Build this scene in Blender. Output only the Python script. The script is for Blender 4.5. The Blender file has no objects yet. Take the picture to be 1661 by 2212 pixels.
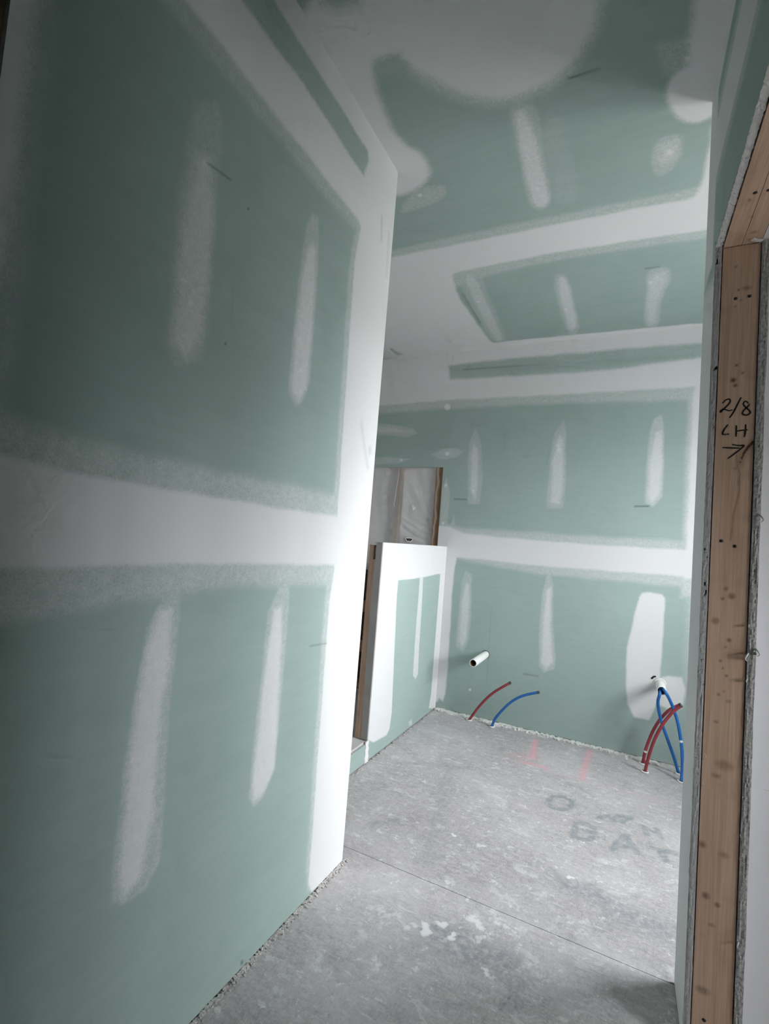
import bpy, math
import numpy as np
from mathutils import Matrix, Vector

# ---------------------------------------------------------------- camera, sky, daylight, exposure
scene = bpy.context.scene
COL = scene.collection
F_PX, IMG_W = 1039.83, 1661.0
cam_data = bpy.data.cameras.new('camera')
cam_data.sensor_fit = 'HORIZONTAL'
cam_data.sensor_width = 36.0
cam_data.lens = F_PX / IMG_W * 36.0
cam_data.clip_start = 0.02
cam = bpy.data.objects.new('camera', cam_data)
COL.objects.link(cam)
_r = Vector((0.89123913, 0.44656735, 0.07918588))
_u = Vector((-0.04565717, -0.0853678, 0.99530285))
_f = Vector((-0.45122968, 0.89066825, 0.05569412))
_m = Matrix((_r, _u, -_f)).transposed().to_4x4()
_m.translation = Vector((0.0, 0.0, 1.2343))
cam.matrix_world = _m
scene.camera = cam

SKY = 24.0
world = bpy.data.worlds.new('overcast_sky')
scene.world = world
world.use_nodes = True
wn = world.node_tree
wn.nodes.clear()
w_out = wn.nodes.new('ShaderNodeOutputWorld')
w_bg = wn.nodes.new('ShaderNodeBackground')
w_tc = wn.nodes.new('ShaderNodeTexCoord')
w_sep = wn.nodes.new('ShaderNodeSeparateXYZ')
w_map = wn.nodes.new('ShaderNodeMapRange')
w_map.inputs['From Min'].default_value = -0.04
w_map.inputs['From Max'].default_value = 0.04
w_mix = wn.nodes.new('ShaderNodeMix')
w_mix.data_type = 'RGBA'
w_mix.inputs['A'].default_value = (0.30, 0.30, 0.30, 1)      # ground below the horizon
w_mix.inputs['B'].default_value = (0.94, 0.97, 1.0, 1)       # overcast sky
wn.links.new(w_tc.outputs['Generated'], w_sep.inputs[0])
wn.links.new(w_sep.outputs['Z'], w_map.inputs['Value'])
wn.links.new(w_map.outputs['Result'], w_mix.inputs['Factor'])
wn.links.new(w_mix.outputs['Result'], w_bg.inputs['Color'])
w_bg.inputs['Strength'].default_value = SKY
wn.links.new(w_bg.outputs[0], w_out.inputs['Surface'])

XBAY = 1.35
BAY_WIN = (XBAY, 1.86, 2.86, 0.95, 2.15)        # x, y0, y1, z0, z1 : window that lights the far bay
HALL_WIN = (2.20, 0.42, 1.22, 0.95, 1.66)     # window of the room beyond the doorway
def portal(name, x, y0, y1, z0, z1):
    ld = bpy.data.lights.new(name, 'AREA')
    ld.shape = 'RECTANGLE'
    ld.size = z1 - z0
    ld.size_y = y1 - y0
    ld.cycles.is_portal = True
    o = bpy.data.objects.new(name, ld)
    COL.objects.link(o)
    o.location = (x + 0.06, (y0 + y1) / 2, (z0 + z1) / 2)
    o.rotation_euler = (0, math.radians(90), 0)     # emits towards -X
portal('daylight_bay_window', *BAY_WIN)
portal('daylight_hall_window', *HALL_WIN)

vs = scene.view_settings
vs.view_transform = 'Standard'
vs.look = 'None'
vs.gamma = 1.0
vs.use_curve_mapping = False
vs.exposure = 0.62
scene.cycles.max_bounces = 6
scene.cycles.diffuse_bounces = 5
scene.cycles.adaptive_threshold = 0.10
scene.cycles.adaptive_min_samples = 12
scene.cycles.use_denoising = True

# ---------------------------------------------------------------- measured places (metres)
XL, YL = -0.908, 1.670          # long left wall and its far corner
YB = 3.512                      # back wall
XP, YP, ZP = -1.222, 2.432, 1.214   # half wall
XR, YR = 0.184, 1.765           # right wall and its far corner
YJ, ZHD = 1.548, 2.115          # door jamb face, underside of header
XS0, XS1 = 0.2025, 0.2865       # jamb stud
XH = 0.306                      # hall face of that wall
CEIL = 2.74
Y0 = -1.2
XW = 2.20
XE = -2.36                      # far side of the shower
rng = np.random.default_rng(7)

LEFT = [(0.3,0.025,[(0.399,1.396),(0.361,1.757),(0.366,2.075),(0.402,2.117),(0.401,1.94),(0.399,1.83),(0.403,1.694),(0.404,1.505)]),(1,0.016,[(0.335,1.548),(0.286,2.015),(0.374,2.101),(0.377,2.072),(0.376,1.962),(0.376,1.811),(0.376,1.677),(0.376,1.584)]),(0.38,0.02,[(0.381,1.387),(0.4,1.386),(0.509,1.373),(0.673,1.371),(0.943,1.37),(1.439,1.374),(1.489,1.06),(0.942,1.082),(0.715,1.069),(0.545,1.052),(0.437,1.044),(0.418,1.043)]),(1,0.008,[(0.388,1.322),(0.407,1.32),(0.516,1.312),(0.594,1.307),(0.836,1.304),(1.09,1.3),(1.466,1.299),(1.494,1.128),(0.934,1.14),(0.623,1.14),(0.427,1.135),(0.408,1.134)]),(0.3,0.02,[(0.56,2.303),(0.588,2.305),(1.326,2.309),(1.398,2.317),(1.865,2.761),(1.099,2.914)]),(1,0.012,[(0.612,2.363),(0.644,2.366),(1.407,2.362),(1.434,2.34),(2.016,2.865),(1.095,2.94)]),(0.12,0.01,[(0.766,2.537),(0.791,2.528),(1.034,2.547),(1.412,2.534),(1.437,2.612),(1.425,2.641),(1.138,2.644),(0.896,2.645),(0.868,2.652)]),(0.35,0.012,[(1.396,2.367),(1.369,2.198),(1.4,1.298),(1.411,1.115),(1.396,1.005),(1.424,0.122),(1.443,0.028),(1.612,-0.014),(1.487,2.409)]),(1,0.006,[(1.429,2.371),(1.401,2.216),(1.429,1.301),(1.44,1.114),(1.425,1.003),(1.444,0.111),(1.444,0.058),(1.467,0.014),(1.519,0.004),(1.754,-0.06),(1.845,2.865),(1.465,2.537)]),(0.22,0.012,[(0.693,2.174),(0.754,2.233),(0.772,2.212),(0.784,1.954),(0.793,1.709),(0.786,1.622),(0.744,1.579),(0.712,1.576),(0.687,1.621),(0.682,1.763),(0.678,1.918),(0.682,2.058)]),(0.68,0.018,[(0.711,2.071),(0.753,2.086),(0.779,1.928),(0.775,1.768),(0.771,1.66),(0.739,1.604),(0.703,1.632),(0.7,1.783),(0.7,1.932)]),(0.3,0.006,[(1.143,2.216),(1.174,2.222),(1.193,2.097),(1.198,1.979),(1.205,1.802),(1.203,1.698),(1.17,1.626),(1.145,1.61),(1.107,1.639),(1.102,1.706),(1.104,1.847),(1.105,1.99),(1.113,2.095),(1.125,2.175)]),(0.75,0.012,[(1.159,2.122),(1.175,2.117),(1.187,1.973),(1.193,1.798),(1.187,1.678),(1.158,1.631),(1.121,1.65),(1.117,1.726),(1.116,1.867),(1.12,1.998),(1.134,2.093)]),(0.28,0.006,[(0.755,1.118),(0.785,1.113),(0.796,1.023),(0.795,0.796),(0.808,0.563),(0.811,0.471),(0.781,0.424),(0.732,0.426),(0.697,0.445),(0.691,0.519),(0.693,0.733),(0.703,0.893),(0.712,1.003),(0.744,1.057)]),(0.85,0.014,[(0.742,1.039),(0.771,1.036),(0.779,0.902),(0.771,0.753),(0.777,0.578),(0.765,0.463),(0.726,0.439),(0.708,0.486),(0.707,0.68),(0.709,0.845),(0.716,0.964)]),(0.3,0.006,[(1.16,1.108),(1.194,1.102),(1.201,0.988),(1.204,0.646),(1.2,0.52),(1.16,0.458),(1.122,0.449),(1.094,0.486),(1.095,0.616),(1.102,0.804),(1.104,0.998),(1.136,1.047)]),(0.88,0.01,[(1.132,1.002),(1.165,1.012),(1.18,0.888),(1.194,0.683),(1.199,0.527),(1.158,0.472),(1.12,0.462),(1.103,0.519),(1.113,0.655),(1.116,0.846)]),(1.0,0.002,[(0.745,1.736),(0.743,1.73),(0.739,1.726),(0.734,1.726),(0.731,1.73),(0.732,1.736),(0.737,1.74),(0.742,1.741)]),(1.0,0.002,[(0.744,2.072),(0.743,2.065),(0.738,2.059),(0.733,2.058),(0.73,2.061),(0.731,2.068),(0.736,2.074),(0.741,2.075)]),(1.0,0.002,[(1.165,1.729),(1.163,1.723),(1.157,1.719),(1.15,1.718),(1.147,1.722),(1.149,1.728),(1.155,1.732),(1.161,1.733)]),(1.0,0.002,[(0.75,0.921),(0.749,0.917),(0.745,0.916),(0.741,0.918),(0.739,0.923),(0.74,0.927),(0.744,0.928),(0.748,0.926)]),(1.0,0.002,[(0.748,0.554),(0.747,0.55),(0.743,0.55),(0.738,0.555),(0.735,0.561),(0.737,0.565),(0.741,0.565),(0.746,0.56)]),(1.0,0.002,[(1.158,0.956),(1.157,0.952),(1.152,0.951),(1.147,0.953),(1.144,0.958),(1.146,0.961),(1.151,0.962),(1.156,0.96)]),(1.0,0.002,[(1.148,0.541),(1.147,0.538),(1.143,0.538),(1.138,0.541),(1.135,0.546),(1.136,0.549),(1.141,0.549),(1.146,0.546)])]
LEFT_MARKS = [(0.55,0.003,[(0.739,2.073),(0.818,2.086),(0.816,2.08),(0.738,2.068)]),(0.4,0.003,[(1.328,0.869),(1.432,0.863),(1.433,0.857),(1.329,0.863)]),(1,0.002,[(0.878,2.053),(0.884,2.058),(0.885,2.053),(0.878,2.049)]),(1,0.002,[(0.848,1.686),(0.853,1.689),(0.854,1.684),(0.848,1.682)]),(0.16,0.014,[(1.535,1.657),(1.545,1.677),(1.576,1.604),(1.629,1.506),(1.613,1.495),(1.568,1.585)]),(0.2,0.01,[(1.609,1.584),(1.63,1.594),(1.638,1.567),(1.622,1.551)]),(0.2,0.006,[(1.561,2.483),(1.572,2.49),(1.585,2.396),(1.574,2.39)]),(0.15,0.01,[(1.627,2.461),(1.642,2.47),(1.65,2.282),(1.639,2.276)]),(0.8,0.003,[(1.125,0.028),(1.132,0.027),(1.139,0.015),(1.13,0.014)])]
BACK = [(0.4,0.02,[(-2.064,2.14),(-2.13,2.835),(0.468,2.764),(0.484,2.269),(0.332,2.261),(-0.592,2.286),(-1.298,2.289),(-1.898,2.281)]),(1,0.012,[(-2.083,2.342),(-2.137,2.918),(0.467,2.794),(0.482,2.345),(0.341,2.346),(0.042,2.346),(-0.596,2.35),(-1.303,2.359),(-1.891,2.347)]),(0.15,0.016,[(-1.32,2.64),(-0.852,2.645),(-0.297,2.639),(0.03,2.635),(0.472,2.621),(0.475,2.533),(0.357,2.533),(-0.097,2.502),(-0.29,2.497),(-1.296,2.522)]),(0.05,0.016,[(-1.252,2.592),(-0.849,2.592),(-0.294,2.579),(0.07,2.574),(0.329,2.557),(0.329,2.536),(-0.098,2.531),(-0.291,2.53),(-0.836,2.548)]),(0.5,0.02,[(0.311,1.307),(0.309,2.268),(0.321,2.348),(0.505,2.349),(0.547,1.05),(0.312,1.021)]),(1,0.012,[(0.331,1.309),(0.333,2.302),(0.341,2.361),(0.505,2.349),(0.544,1.16),(0.332,1.137)]),(0.25,0.03,[(0.344,1.139),(0.544,1.16),(0.564,0.537),(0.352,0.494)]),(0.4,0.02,[(-1.294,1.39),(-1.203,1.381),(-1.107,1.365),(-0.874,1.362),(-0.566,1.365),(-0.149,1.362),(0.514,1.374),(0.523,1.089),(0.334,1.086),(-0.135,1.081),(-0.549,1.075),(-0.992,1.111),(-1.144,1.132)]),(1,0.01,[(-1.485,1.357),(-1.285,1.369),(-1.202,1.363),(-1.104,1.324),(-0.871,1.315),(-0.563,1.31),(-0.146,1.306),(0.516,1.318),(0.521,1.152),(0.332,1.151),(-0.138,1.141),(-0.552,1.132),(-0.994,1.141),(-1.145,1.138),(-1.271,1.088),(-1.462,1.071)]),(1,0.008,[(-1.481,1.306),(-1.307,1.317),(-1.135,1.153),(-1.15,1.065),(-1.155,0.838),(-1.149,0.459),(-1.152,0.118),(-1.166,0.06),(-1.2,0.08),(-1.212,0.047),(-1.247,0.063),(-1.374,0.001)]),(0.28,0.008,[(-1.065,2.144),(-1.008,2.001),(-0.982,1.72),(-0.991,1.553),(-1.076,1.542),(-1.106,1.86),(-1.102,2.002)]),(0.7,0.014,[(-1.065,2.002),(-1.034,1.966),(-1.015,1.684),(-1.029,1.586),(-1.066,1.648),(-1.082,1.931)]),(0.28,0.008,[(-0.434,2.161),(-0.412,2.088),(-0.392,1.666),(-0.406,1.543),(-0.498,1.539),(-0.516,1.58),(-0.504,1.926),(-0.488,2.074)]),(0.7,0.014,[(-0.456,2.057),(-0.427,2.023),(-0.413,1.665),(-0.429,1.574),(-0.485,1.582),(-0.491,1.86)]),(0.4,0.008,[(0.161,2.171),(0.179,2.1),(0.189,1.859),(0.188,1.636),(0.139,1.572),(0.093,1.603),(0.091,1.829),(0.102,2.072),(0.12,2.148)]),(0.85,0.014,[(0.134,2.056),(0.17,2.07),(0.179,1.859),(0.172,1.65),(0.133,1.595),(0.11,1.633),(0.111,1.859)]),(0.3,0.008,[(-2.024,2.198),(-1.803,2.186),(-1.59,2.144),(-1.538,2.101),(-1.625,2.073),(-1.838,2.094),(-2.016,2.106)]),(0.55,0.014,[(-2.022,2.174),(-1.801,2.163),(-1.629,2.119),(-1.797,2.112),(-2.018,2.126)]),(0.3,0.008,[(-1.413,1.927),(-1.319,1.97),(-1.206,1.975),(-1.141,1.946),(-1.201,1.903),(-1.313,1.886)]),(0.55,0.02,[(-1.317,1.933),(-1.261,1.947),(-1.222,1.936),(-1.274,1.922)]),(0.28,0.005,[(-1.997,1.9),(-1.758,1.91),(-1.577,1.89),(-1.67,1.86),(-1.947,1.844)]),(0.3,0.005,[(-1.268,1.751),(-1.229,1.626),(-1.232,1.372),(-1.292,1.369),(-1.294,1.642)]),(0.3,0.005,[(-1.187,1.46),(-1.165,1.362),(-1.209,1.359)]),(0.3,0.008,[(-1.066,1.049),(-1.014,1.026),(-0.999,0.755),(-0.998,0.552),(-1.04,0.451),(-1.096,0.485),(-1.095,0.708),(-1.087,0.95)]),(0.75,0.014,[(-1.055,0.953),(-1.026,0.95),(-1.017,0.719),(-1.019,0.549),(-1.05,0.493),(-1.075,0.54),(-1.074,0.814)]),(0.35,0.008,[(-0.462,1.083),(-0.438,1.022),(-0.425,0.74),(-0.394,0.526),(-0.396,0.449),(-0.463,0.411),(-0.496,0.445),(-0.514,0.695),(-0.504,0.951),(-0.486,1.065)]),(0.85,0.014,[(-0.475,0.986),(-0.451,0.989),(-0.443,0.737),(-0.41,0.492),(-0.45,0.442),(-0.482,0.479),(-0.489,0.699)]),(0.97,0.008,[(0.086,0.993),(0.1,1.021),(0.136,1.031),(0.213,1.026),(0.229,1.005),(0.229,0.752),(0.223,0.581),(0.218,0.41),(0.202,0.321),(0.175,0.242),(0.093,0.24),(0.05,0.316),(0.037,0.429),(0.032,0.662),(0.061,0.842)]),(0.95,0.01,[(0.191,0.461),(0.234,0.515),(0.263,0.529),(0.338,0.538),(0.362,0.468),(0.343,0.353),(0.29,0.328),(0.21,0.352)]),(1.0,0.003,[(-1.276,2.302),(-1.282,2.285),(-1.301,2.278),(-1.32,2.287),(-1.33,2.305),(-1.323,2.323),(-1.305,2.33),(-1.285,2.321)]),(1.0,0.003,[(-0.435,1.951),(-0.439,1.94),(-0.449,1.935),(-0.46,1.94),(-0.466,1.952),(-0.462,1.963),(-0.451,1.968),(-0.44,1.963)]),(1.0,0.003,[(-1.037,1.649),(-1.04,1.641),(-1.047,1.638),(-1.055,1.641),(-1.058,1.648),(-1.056,1.656),(-1.048,1.659),(-1.041,1.656)]),(1.0,0.003,[(-0.452,1.984),(-0.454,1.977),(-0.461,1.975),(-0.467,1.978),(-0.471,1.985),(-0.468,1.991),(-0.462,1.994),(-0.455,1.991)]),(1.0,0.003,[(0.152,2.056),(0.15,2.049),(0.145,2.047),(0.139,2.05),(0.137,2.056),(0.139,2.062),(0.144,2.065),(0.15,2.062)]),(1.0,0.003,[(-1.26,1.933),(-1.263,1.922),(-1.274,1.918),(-1.285,1.922),(-1.29,1.933),(-1.286,1.943),(-1.276,1.947),(-1.265,1.943)]),(1.0,0.003,[(-1.651,1.883),(-1.654,1.875),(-1.662,1.871),(-1.671,1.875),(-1.676,1.883),(-1.673,1.891),(-1.664,1.894),(-1.655,1.891)]),(1.0,0.003,[(-1.256,1.686),(-1.259,1.679),(-1.266,1.675),(-1.275,1.678),(-1.279,1.686),(-1.276,1.694),(-1.268,1.697),(-1.26,1.694)]),(1.0,0.003,[(-1.256,1.392),(-1.259,1.384),(-1.267,1.381),(-1.275,1.383),(-1.279,1.391),(-1.276,1.399),(-1.268,1.402),(-1.26,1.399)]),(1.0,0.003,[(0.172,1.904),(0.17,1.898),(0.164,1.895),(0.159,1.898),(0.156,1.905),(0.158,1.911),(0.163,1.914),(0.169,1.911)]),(1.0,0.003,[(-1.025,0.589),(-1.028,0.581),(-1.035,0.577),(-1.043,0.579),(-1.046,0.585),(-1.044,0.593),(-1.037,0.597),(-1.029,0.595)]),(1.0,0.003,[(-0.958,0.192),(-0.961,0.185),(-0.968,0.18),(-0.976,0.181),(-0.979,0.188),(-0.977,0.195),(-0.969,0.2),(-0.962,0.198)])]
BACK_MARKS = [(0.7,0.004,[(-1.196,1.584),(-1.093,1.584),(-1.093,1.577),(-1.195,1.577)]),(0.7,0.004,[(0.033,1.579),(0.118,1.583),(0.118,1.574),(0.033,1.57)]),(0.5,0.004,[(-0.601,0.381),(-0.498,0.382),(-0.498,0.376),(-0.6,0.372)]),(0.16,0.003,[(-0.857,0.808),(-0.851,0.809),(-0.846,0.248),(-0.853,0.247)]),(0.35,0.008,[(-1.196,2.598),(-0.873,2.594),(-0.606,2.576),(-0.872,2.58),(-1.195,2.587)]),(0.8,0.006,[(0.195,0.479),(0.219,0.495),(0.211,0.459),(0.199,0.454)])]
CEIL_COAT = [(0.35,0.02,[(-0.343,1.15),(-0.103,1.252),(-0.117,1.328),(-0.134,1.393),(-0.193,1.48),(-0.274,1.527),(-0.388,1.546),(-0.493,1.519),(-0.588,1.454),(-0.664,1.366),(-0.71,1.282),(-0.474,1.166)]),(1,0.02,[(-0.96,0.888),(-0.135,1.238),(-0.137,1.307),(-0.154,1.377),(-0.211,1.455),(-0.284,1.497),(-0.39,1.512),(-0.477,1.49),(-0.558,1.435),(-0.626,1.353),(-0.68,1.288),(-0.707,1.248),(-0.733,1.228),(-0.78,1.229),(-0.8,1.245),(-0.816,1.308),(-0.834,1.395),(-0.84,1.508),(-0.814,1.575),(-0.785,1.598),(-0.773,1.651),(-0.786,1.724),(-0.829,1.77),(-0.897,1.791),(-0.96,1.791),(-1.076,1.742)]),(0.15,0.025,[(-0.778,1.225),(-0.7,1.231),(-0.69,1.29),(-0.752,1.282),(-0.802,1.27)]),(0.1,0.03,[(-0.808,0.953),(-0.709,0.994),(-0.751,1.059),(-0.809,1.048),(-0.853,1.019)]),(0.35,0.02,[(-1.239,2.148),(-1.022,2.14),(-0.556,2.148),(-0.162,2.161),(0.065,2.169),(0.272,2.178),(0.327,2.551),(0.027,2.526),(-0.395,2.502),(-0.793,2.534),(-1.115,2.655),(-1.445,2.549)]),(1,0.012,[(-1.381,2.199),(-1.048,2.202),(-0.57,2.212),(-0.164,2.22),(0.068,2.228),(0.177,2.24),(0.202,2.179),(0.202,1.993),(0.193,1.843),(0.279,1.877),(0.385,2.486),(0.246,2.477),(0.025,2.461),(-0.386,2.433),(-0.781,2.442),(-0.913,2.444),(-0.946,2.463),(-0.981,2.698),(-0.979,2.883),(-0.971,3.128),(-0.96,3.428),(-0.845,3.418),(-0.51,3.433),(-0.074,3.454),(0.463,3.478),(0.515,3.829),(-2.218,3.686)]),(0.12,0.02,[(-1.796,3.313),(-1.729,3.303),(-1.694,3.448),(-1.851,3.467)]),(0.22,0.015,[(-0.909,2.456),(-0.849,2.452),(-0.783,2.45),(-0.811,2.812),(-0.832,3.405),(-0.945,3.424),(-0.947,3.099),(-0.953,2.797)]),(0.55,0.012,[(-0.887,2.488),(-0.827,2.483),(-0.838,2.803),(-0.86,3.38),(-0.92,3.405),(-0.912,2.97)]),(0.25,0.008,[(-0.404,1.532),(-0.351,1.553),(-0.339,1.592),(-0.345,1.713),(-0.345,1.959),(-0.351,2.043),(-0.394,2.104),(-0.44,2.078),(-0.451,2.005),(-0.435,1.746),(-0.435,1.603),(-0.43,1.556)]),(0.75,0.012,[(-0.412,1.563),(-0.377,1.567),(-0.369,1.66),(-0.365,1.846),(-0.36,2.039),(-0.391,2.08),(-0.432,2.058),(-0.428,1.821),(-0.423,1.639)]),(0.1,0.02,[(-0.339,1.621),(-0.265,1.641),(-0.254,1.84),(-0.245,2.082),(-0.316,2.101),(-0.345,2.045)]),(0.25,0.008,[(-0.411,2.634),(-0.354,2.653),(-0.346,2.961),(-0.341,3.282),(-0.365,3.436),(-0.419,3.443),(-0.436,3.184),(-0.435,2.932),(-0.436,2.739)]),(0.7,0.012,[(-0.408,2.673),(-0.363,2.678),(-0.356,2.987),(-0.357,3.312),(-0.406,3.394),(-0.417,3.059)]),(0.3,0.008,[(0.025,2.748),(0.129,2.739),(0.152,2.861),(0.116,3.053),(0.122,3.421),(0.089,3.495),(0.038,3.41),(0.029,3.261),(0.039,2.974)]),(0.6,0.018,[(0.041,2.8),(0.121,2.781),(0.127,2.877),(0.095,3.102),(0.101,3.415),(0.059,3.416),(0.047,3.204)]),(0.25,0.008,[(0.025,1.858),(0.103,1.857),(0.117,1.983),(0.088,2.045),(0.043,2.065),(0.016,1.992)]),(0.6,0.03,[(0.041,1.89),(0.098,1.887),(0.1,1.965),(0.07,1.993),(0.038,1.976)]),(0.3,0.01,[(-0.976,1.857),(-0.868,1.773),(-0.743,1.803),(-0.776,1.878),(-0.899,1.901),(-1.005,1.905)]),(0.25,0.015,[(0.008,1.493),(0.095,1.508),(0.102,1.638),(0.031,1.593)]),(1,0.02,[(0.085,1.332),(0.092,1.404),(0.098,1.537),(0.096,1.611),(0.115,1.701),(0.259,1.759),(0.234,1.395)]),(1,0.012,[(0.2,1.744),(0.202,1.772),(0.198,1.797),(0.189,1.817),(0.175,1.829),(0.158,1.834),(0.137,1.83),(0.116,1.818),(0.096,1.798),(0.078,1.773),(0.064,1.743),(0.054,1.713),(0.049,1.684),(0.05,1.657),(0.056,1.635),(0.066,1.619),(0.08,1.609),(0.096,1.607),(0.114,1.611),(0.133,1.622),(0.151,1.638),(0.168,1.66),(0.182,1.686),(0.193,1.715)]),(1,0.02,[(0.108,1.632),(0.177,1.66),(0.2,1.826),(0.139,1.811)]),(1.0,0.004,[(-0.39,1.964),(-0.395,1.971),(-0.403,1.971),(-0.41,1.965),(-0.412,1.956),(-0.407,1.949),(-0.399,1.949),(-0.392,1.955)]),(1.0,0.004,[(-0.397,1.608),(-0.4,1.612),(-0.406,1.612),(-0.411,1.608),(-0.412,1.602),(-0.409,1.599),(-0.403,1.599),(-0.398,1.603)]),(1.0,0.004,[(0.087,1.944),(0.085,1.951),(0.077,1.951),(0.069,1.945),(0.066,1.936),(0.068,1.929),(0.076,1.928),(0.083,1.934)]),(1.0,0.004,[(-0.864,1.827),(-0.87,1.832),(-0.878,1.833),(-0.883,1.827),(-0.883,1.82),(-0.878,1.814),(-0.87,1.814),(-0.865,1.819)]),(1.0,0.004,[(0.107,1.579),(0.105,1.583),(0.099,1.583),(0.093,1.578),(0.09,1.572),(0.092,1.568),(0.098,1.568),(0.104,1.573)]),(1.0,0.004,[(-0.392,3.054),(-0.396,3.065),(-0.404,3.068),(-0.411,3.061),(-0.413,3.048),(-0.409,3.037),(-0.401,3.034),(-0.394,3.041)]),(1.0,0.004,[(0.06,2.879),(0.058,2.888),(0.051,2.89),(0.045,2.884),(0.042,2.873),(0.044,2.864),(0.05,2.862),(0.057,2.868)]),(1.0,0.004,[(-0.878,2.803),(-0.883,2.81),(-0.889,2.812),(-0.894,2.806),(-0.894,2.797),(-0.89,2.79),(-0.883,2.788),(-0.878,2.794)])]
CEIL_MARKS = [(0.6,0.006,[(-0.236,1.505),(-0.142,1.509),(-0.14,1.515),(-0.233,1.513)]),(0.35,0.008,[(-0.942,2.665),(-0.943,3.086),(-0.959,3.095),(-0.954,2.684)]),(0.5,0.004,[(0.019,2.719),(0.086,2.724),(0.087,2.733),(0.02,2.733)])]
RIGHT_COAT = [(1,0.01,[(0.4,2.66),(2,2.66),(2,2.9),(0.4,2.9)]),(1,0.01,[(0.4,2.36),(2,2.36),(2,2.56),(0.4,2.56)]),(0.4,0.02,[(0.4,2.32),(2,2.32),(2,2.6),(0.4,2.6)]),(1,0.012,[(1.6,2.1),(2,2.1),(2,2.8),(1.64,2.8),(1.6,2.3)]),(0.85,0.03,[(1.5,-0.1),(2,-0.1),(2,2.16),(1.5,2.02)])]
PONY = [(1,0.004,[(2.265,1.263),(3.647,1.329),(3.722,0.995),(3.346,1.01),(3.12,0.997),(2.806,0.991),(2.667,0.993),(2.666,0.89),(2.722,0.188),(2.706,0.097),(2.673,0.072),(2.499,0.087),(2.456,0.111),(2.243,0.205)]),(1,0.005,[(3.406,1.008),(3.841,0.995),(3.728,-0.059),(3.367,0.04),(3.395,0.132)]),(0.75,0.004,[(3.011,0.998),(3.069,0.996),(3.088,0.735),(3.09,0.516),(3.107,0.342),(3.073,0.313),(3.019,0.346),(3.009,0.56),(3.011,0.835)]),(0.5,0.004,[(2.999,0.051),(3.06,0.054),(3.067,0.015),(3.02,0.021)])]
INK = [(0.032,[(-0.287,2.638),(-0.268,2.687),(-0.23,2.714),(-0.193,2.704),(-0.18,2.666),(-0.194,2.611),(-0.224,2.574),(-0.263,2.57),(-0.287,2.591),(-0.287,2.638)]),(0.03,[(-0.146,2.496),(-0.149,2.426),(-0.153,2.377)]),(0.03,[(-0.146,2.496),(-0.106,2.514),(-0.074,2.506),(-0.068,2.463),(-0.111,2.452)]),(0.03,[(-0.071,2.451),(-0.062,2.43),(-0.097,2.379),(-0.148,2.371)]),(0.034,[(0.056,2.519),(0.027,2.445),(0.007,2.373)]),(0.034,[(0.056,2.519),(0.08,2.455),(0.1,2.41)]),(0.03,[(0.027,2.42),(0.076,2.444)]),(0.032,[(0.154,2.488),(0.198,2.492),(0.242,2.505)]),(0.036,[(0.193,2.481),(0.201,2.421)]),(0.028,[(-0.057,2.609),(-0.017,2.657),(0.006,2.622)]),(0.03,[(0.006,2.642),(0.033,2.692),(0.078,2.702),(0.033,2.63)]),(0.026,[(0.131,2.656),(0.141,2.587)]),(0.026,[(0.183,2.673),(0.196,2.596)]),(0.02,[(0.143,2.645),(0.189,2.619)])]
PINK = [(0.03,[(-0.473,3.376),(-0.457,3.212),(-0.443,3.08)],0.9),(0.028,[(-0.481,2.984),(-0.431,3.006),(-0.358,2.995)],0.7),(0.03,[(-0.149,3.426),(-0.155,3.227),(-0.16,2.99)],0.75),(0.02,[(-0.492,3.043),(-0.459,3.137)],0.4),(0.1,[(-0.531,3.049),(-0.432,3.123)],0.22)]
STAIN = [(0.06,[(-0.138,2.023),(-0.078,2.027),(-0.013,2.029)],0.5),(0.09,[(0.007,1.993),(0.081,1.988),(0.157,1.977),(0.197,1.984)],0.45),(0.07,[(-0.487,1.549),(-0.416,1.568)],0.55),(0.08,[(-0.418,1.516),(-0.339,1.541),(-0.263,1.565)],0.5),(0.05,[(-0.226,1.557),(-0.15,1.561),(-0.071,1.567)],0.25),(0.03,[(-1.069,2.541),(-0.93,2.63),(-0.83,2.675),(-0.731,2.72)],0.25),(0.05,[(-0.826,2.664),(-0.736,2.316),(-0.634,1.875)],0.22)]
SEAM = [(0.0035,[(-0.833,1.759),(-0.24,1.758),(0.183,1.766)],0.9),(0.002,[(-0.733,3.151),(-0.69,2.961)],0.3),(0.002,[(-0.229,1.463),(-0.247,1.4)],0.4)]
SCRAPE = [(0.004,[(-0.713,2.96),(-0.57,2.972)],0.9),(0.004,[(-0.57,2.972),(-0.405,2.98),(-0.245,2.966),(-0.046,2.966),(0.001,2.964)],0.45),(0.004,[(-0.666,2.001),(-0.618,1.832)],0.3),(0.003,[(-0.684,1.438),(-0.695,1.314)],0.6),(0.003,[(-0.695,1.314),(-0.685,1.185)],0.7),(0.002,[(-0.841,1.325),(-0.76,1.278)],0.3),(0.006,[(-0.379,1.684),(-0.398,1.657)],0.8)]
CHALK = [(0.009,[(-0.685,2.965),(-0.405,2.98),(-0.245,2.966),(-0.046,2.966),(0.048,2.973),(0.219,2.978)],0.85)]
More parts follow.
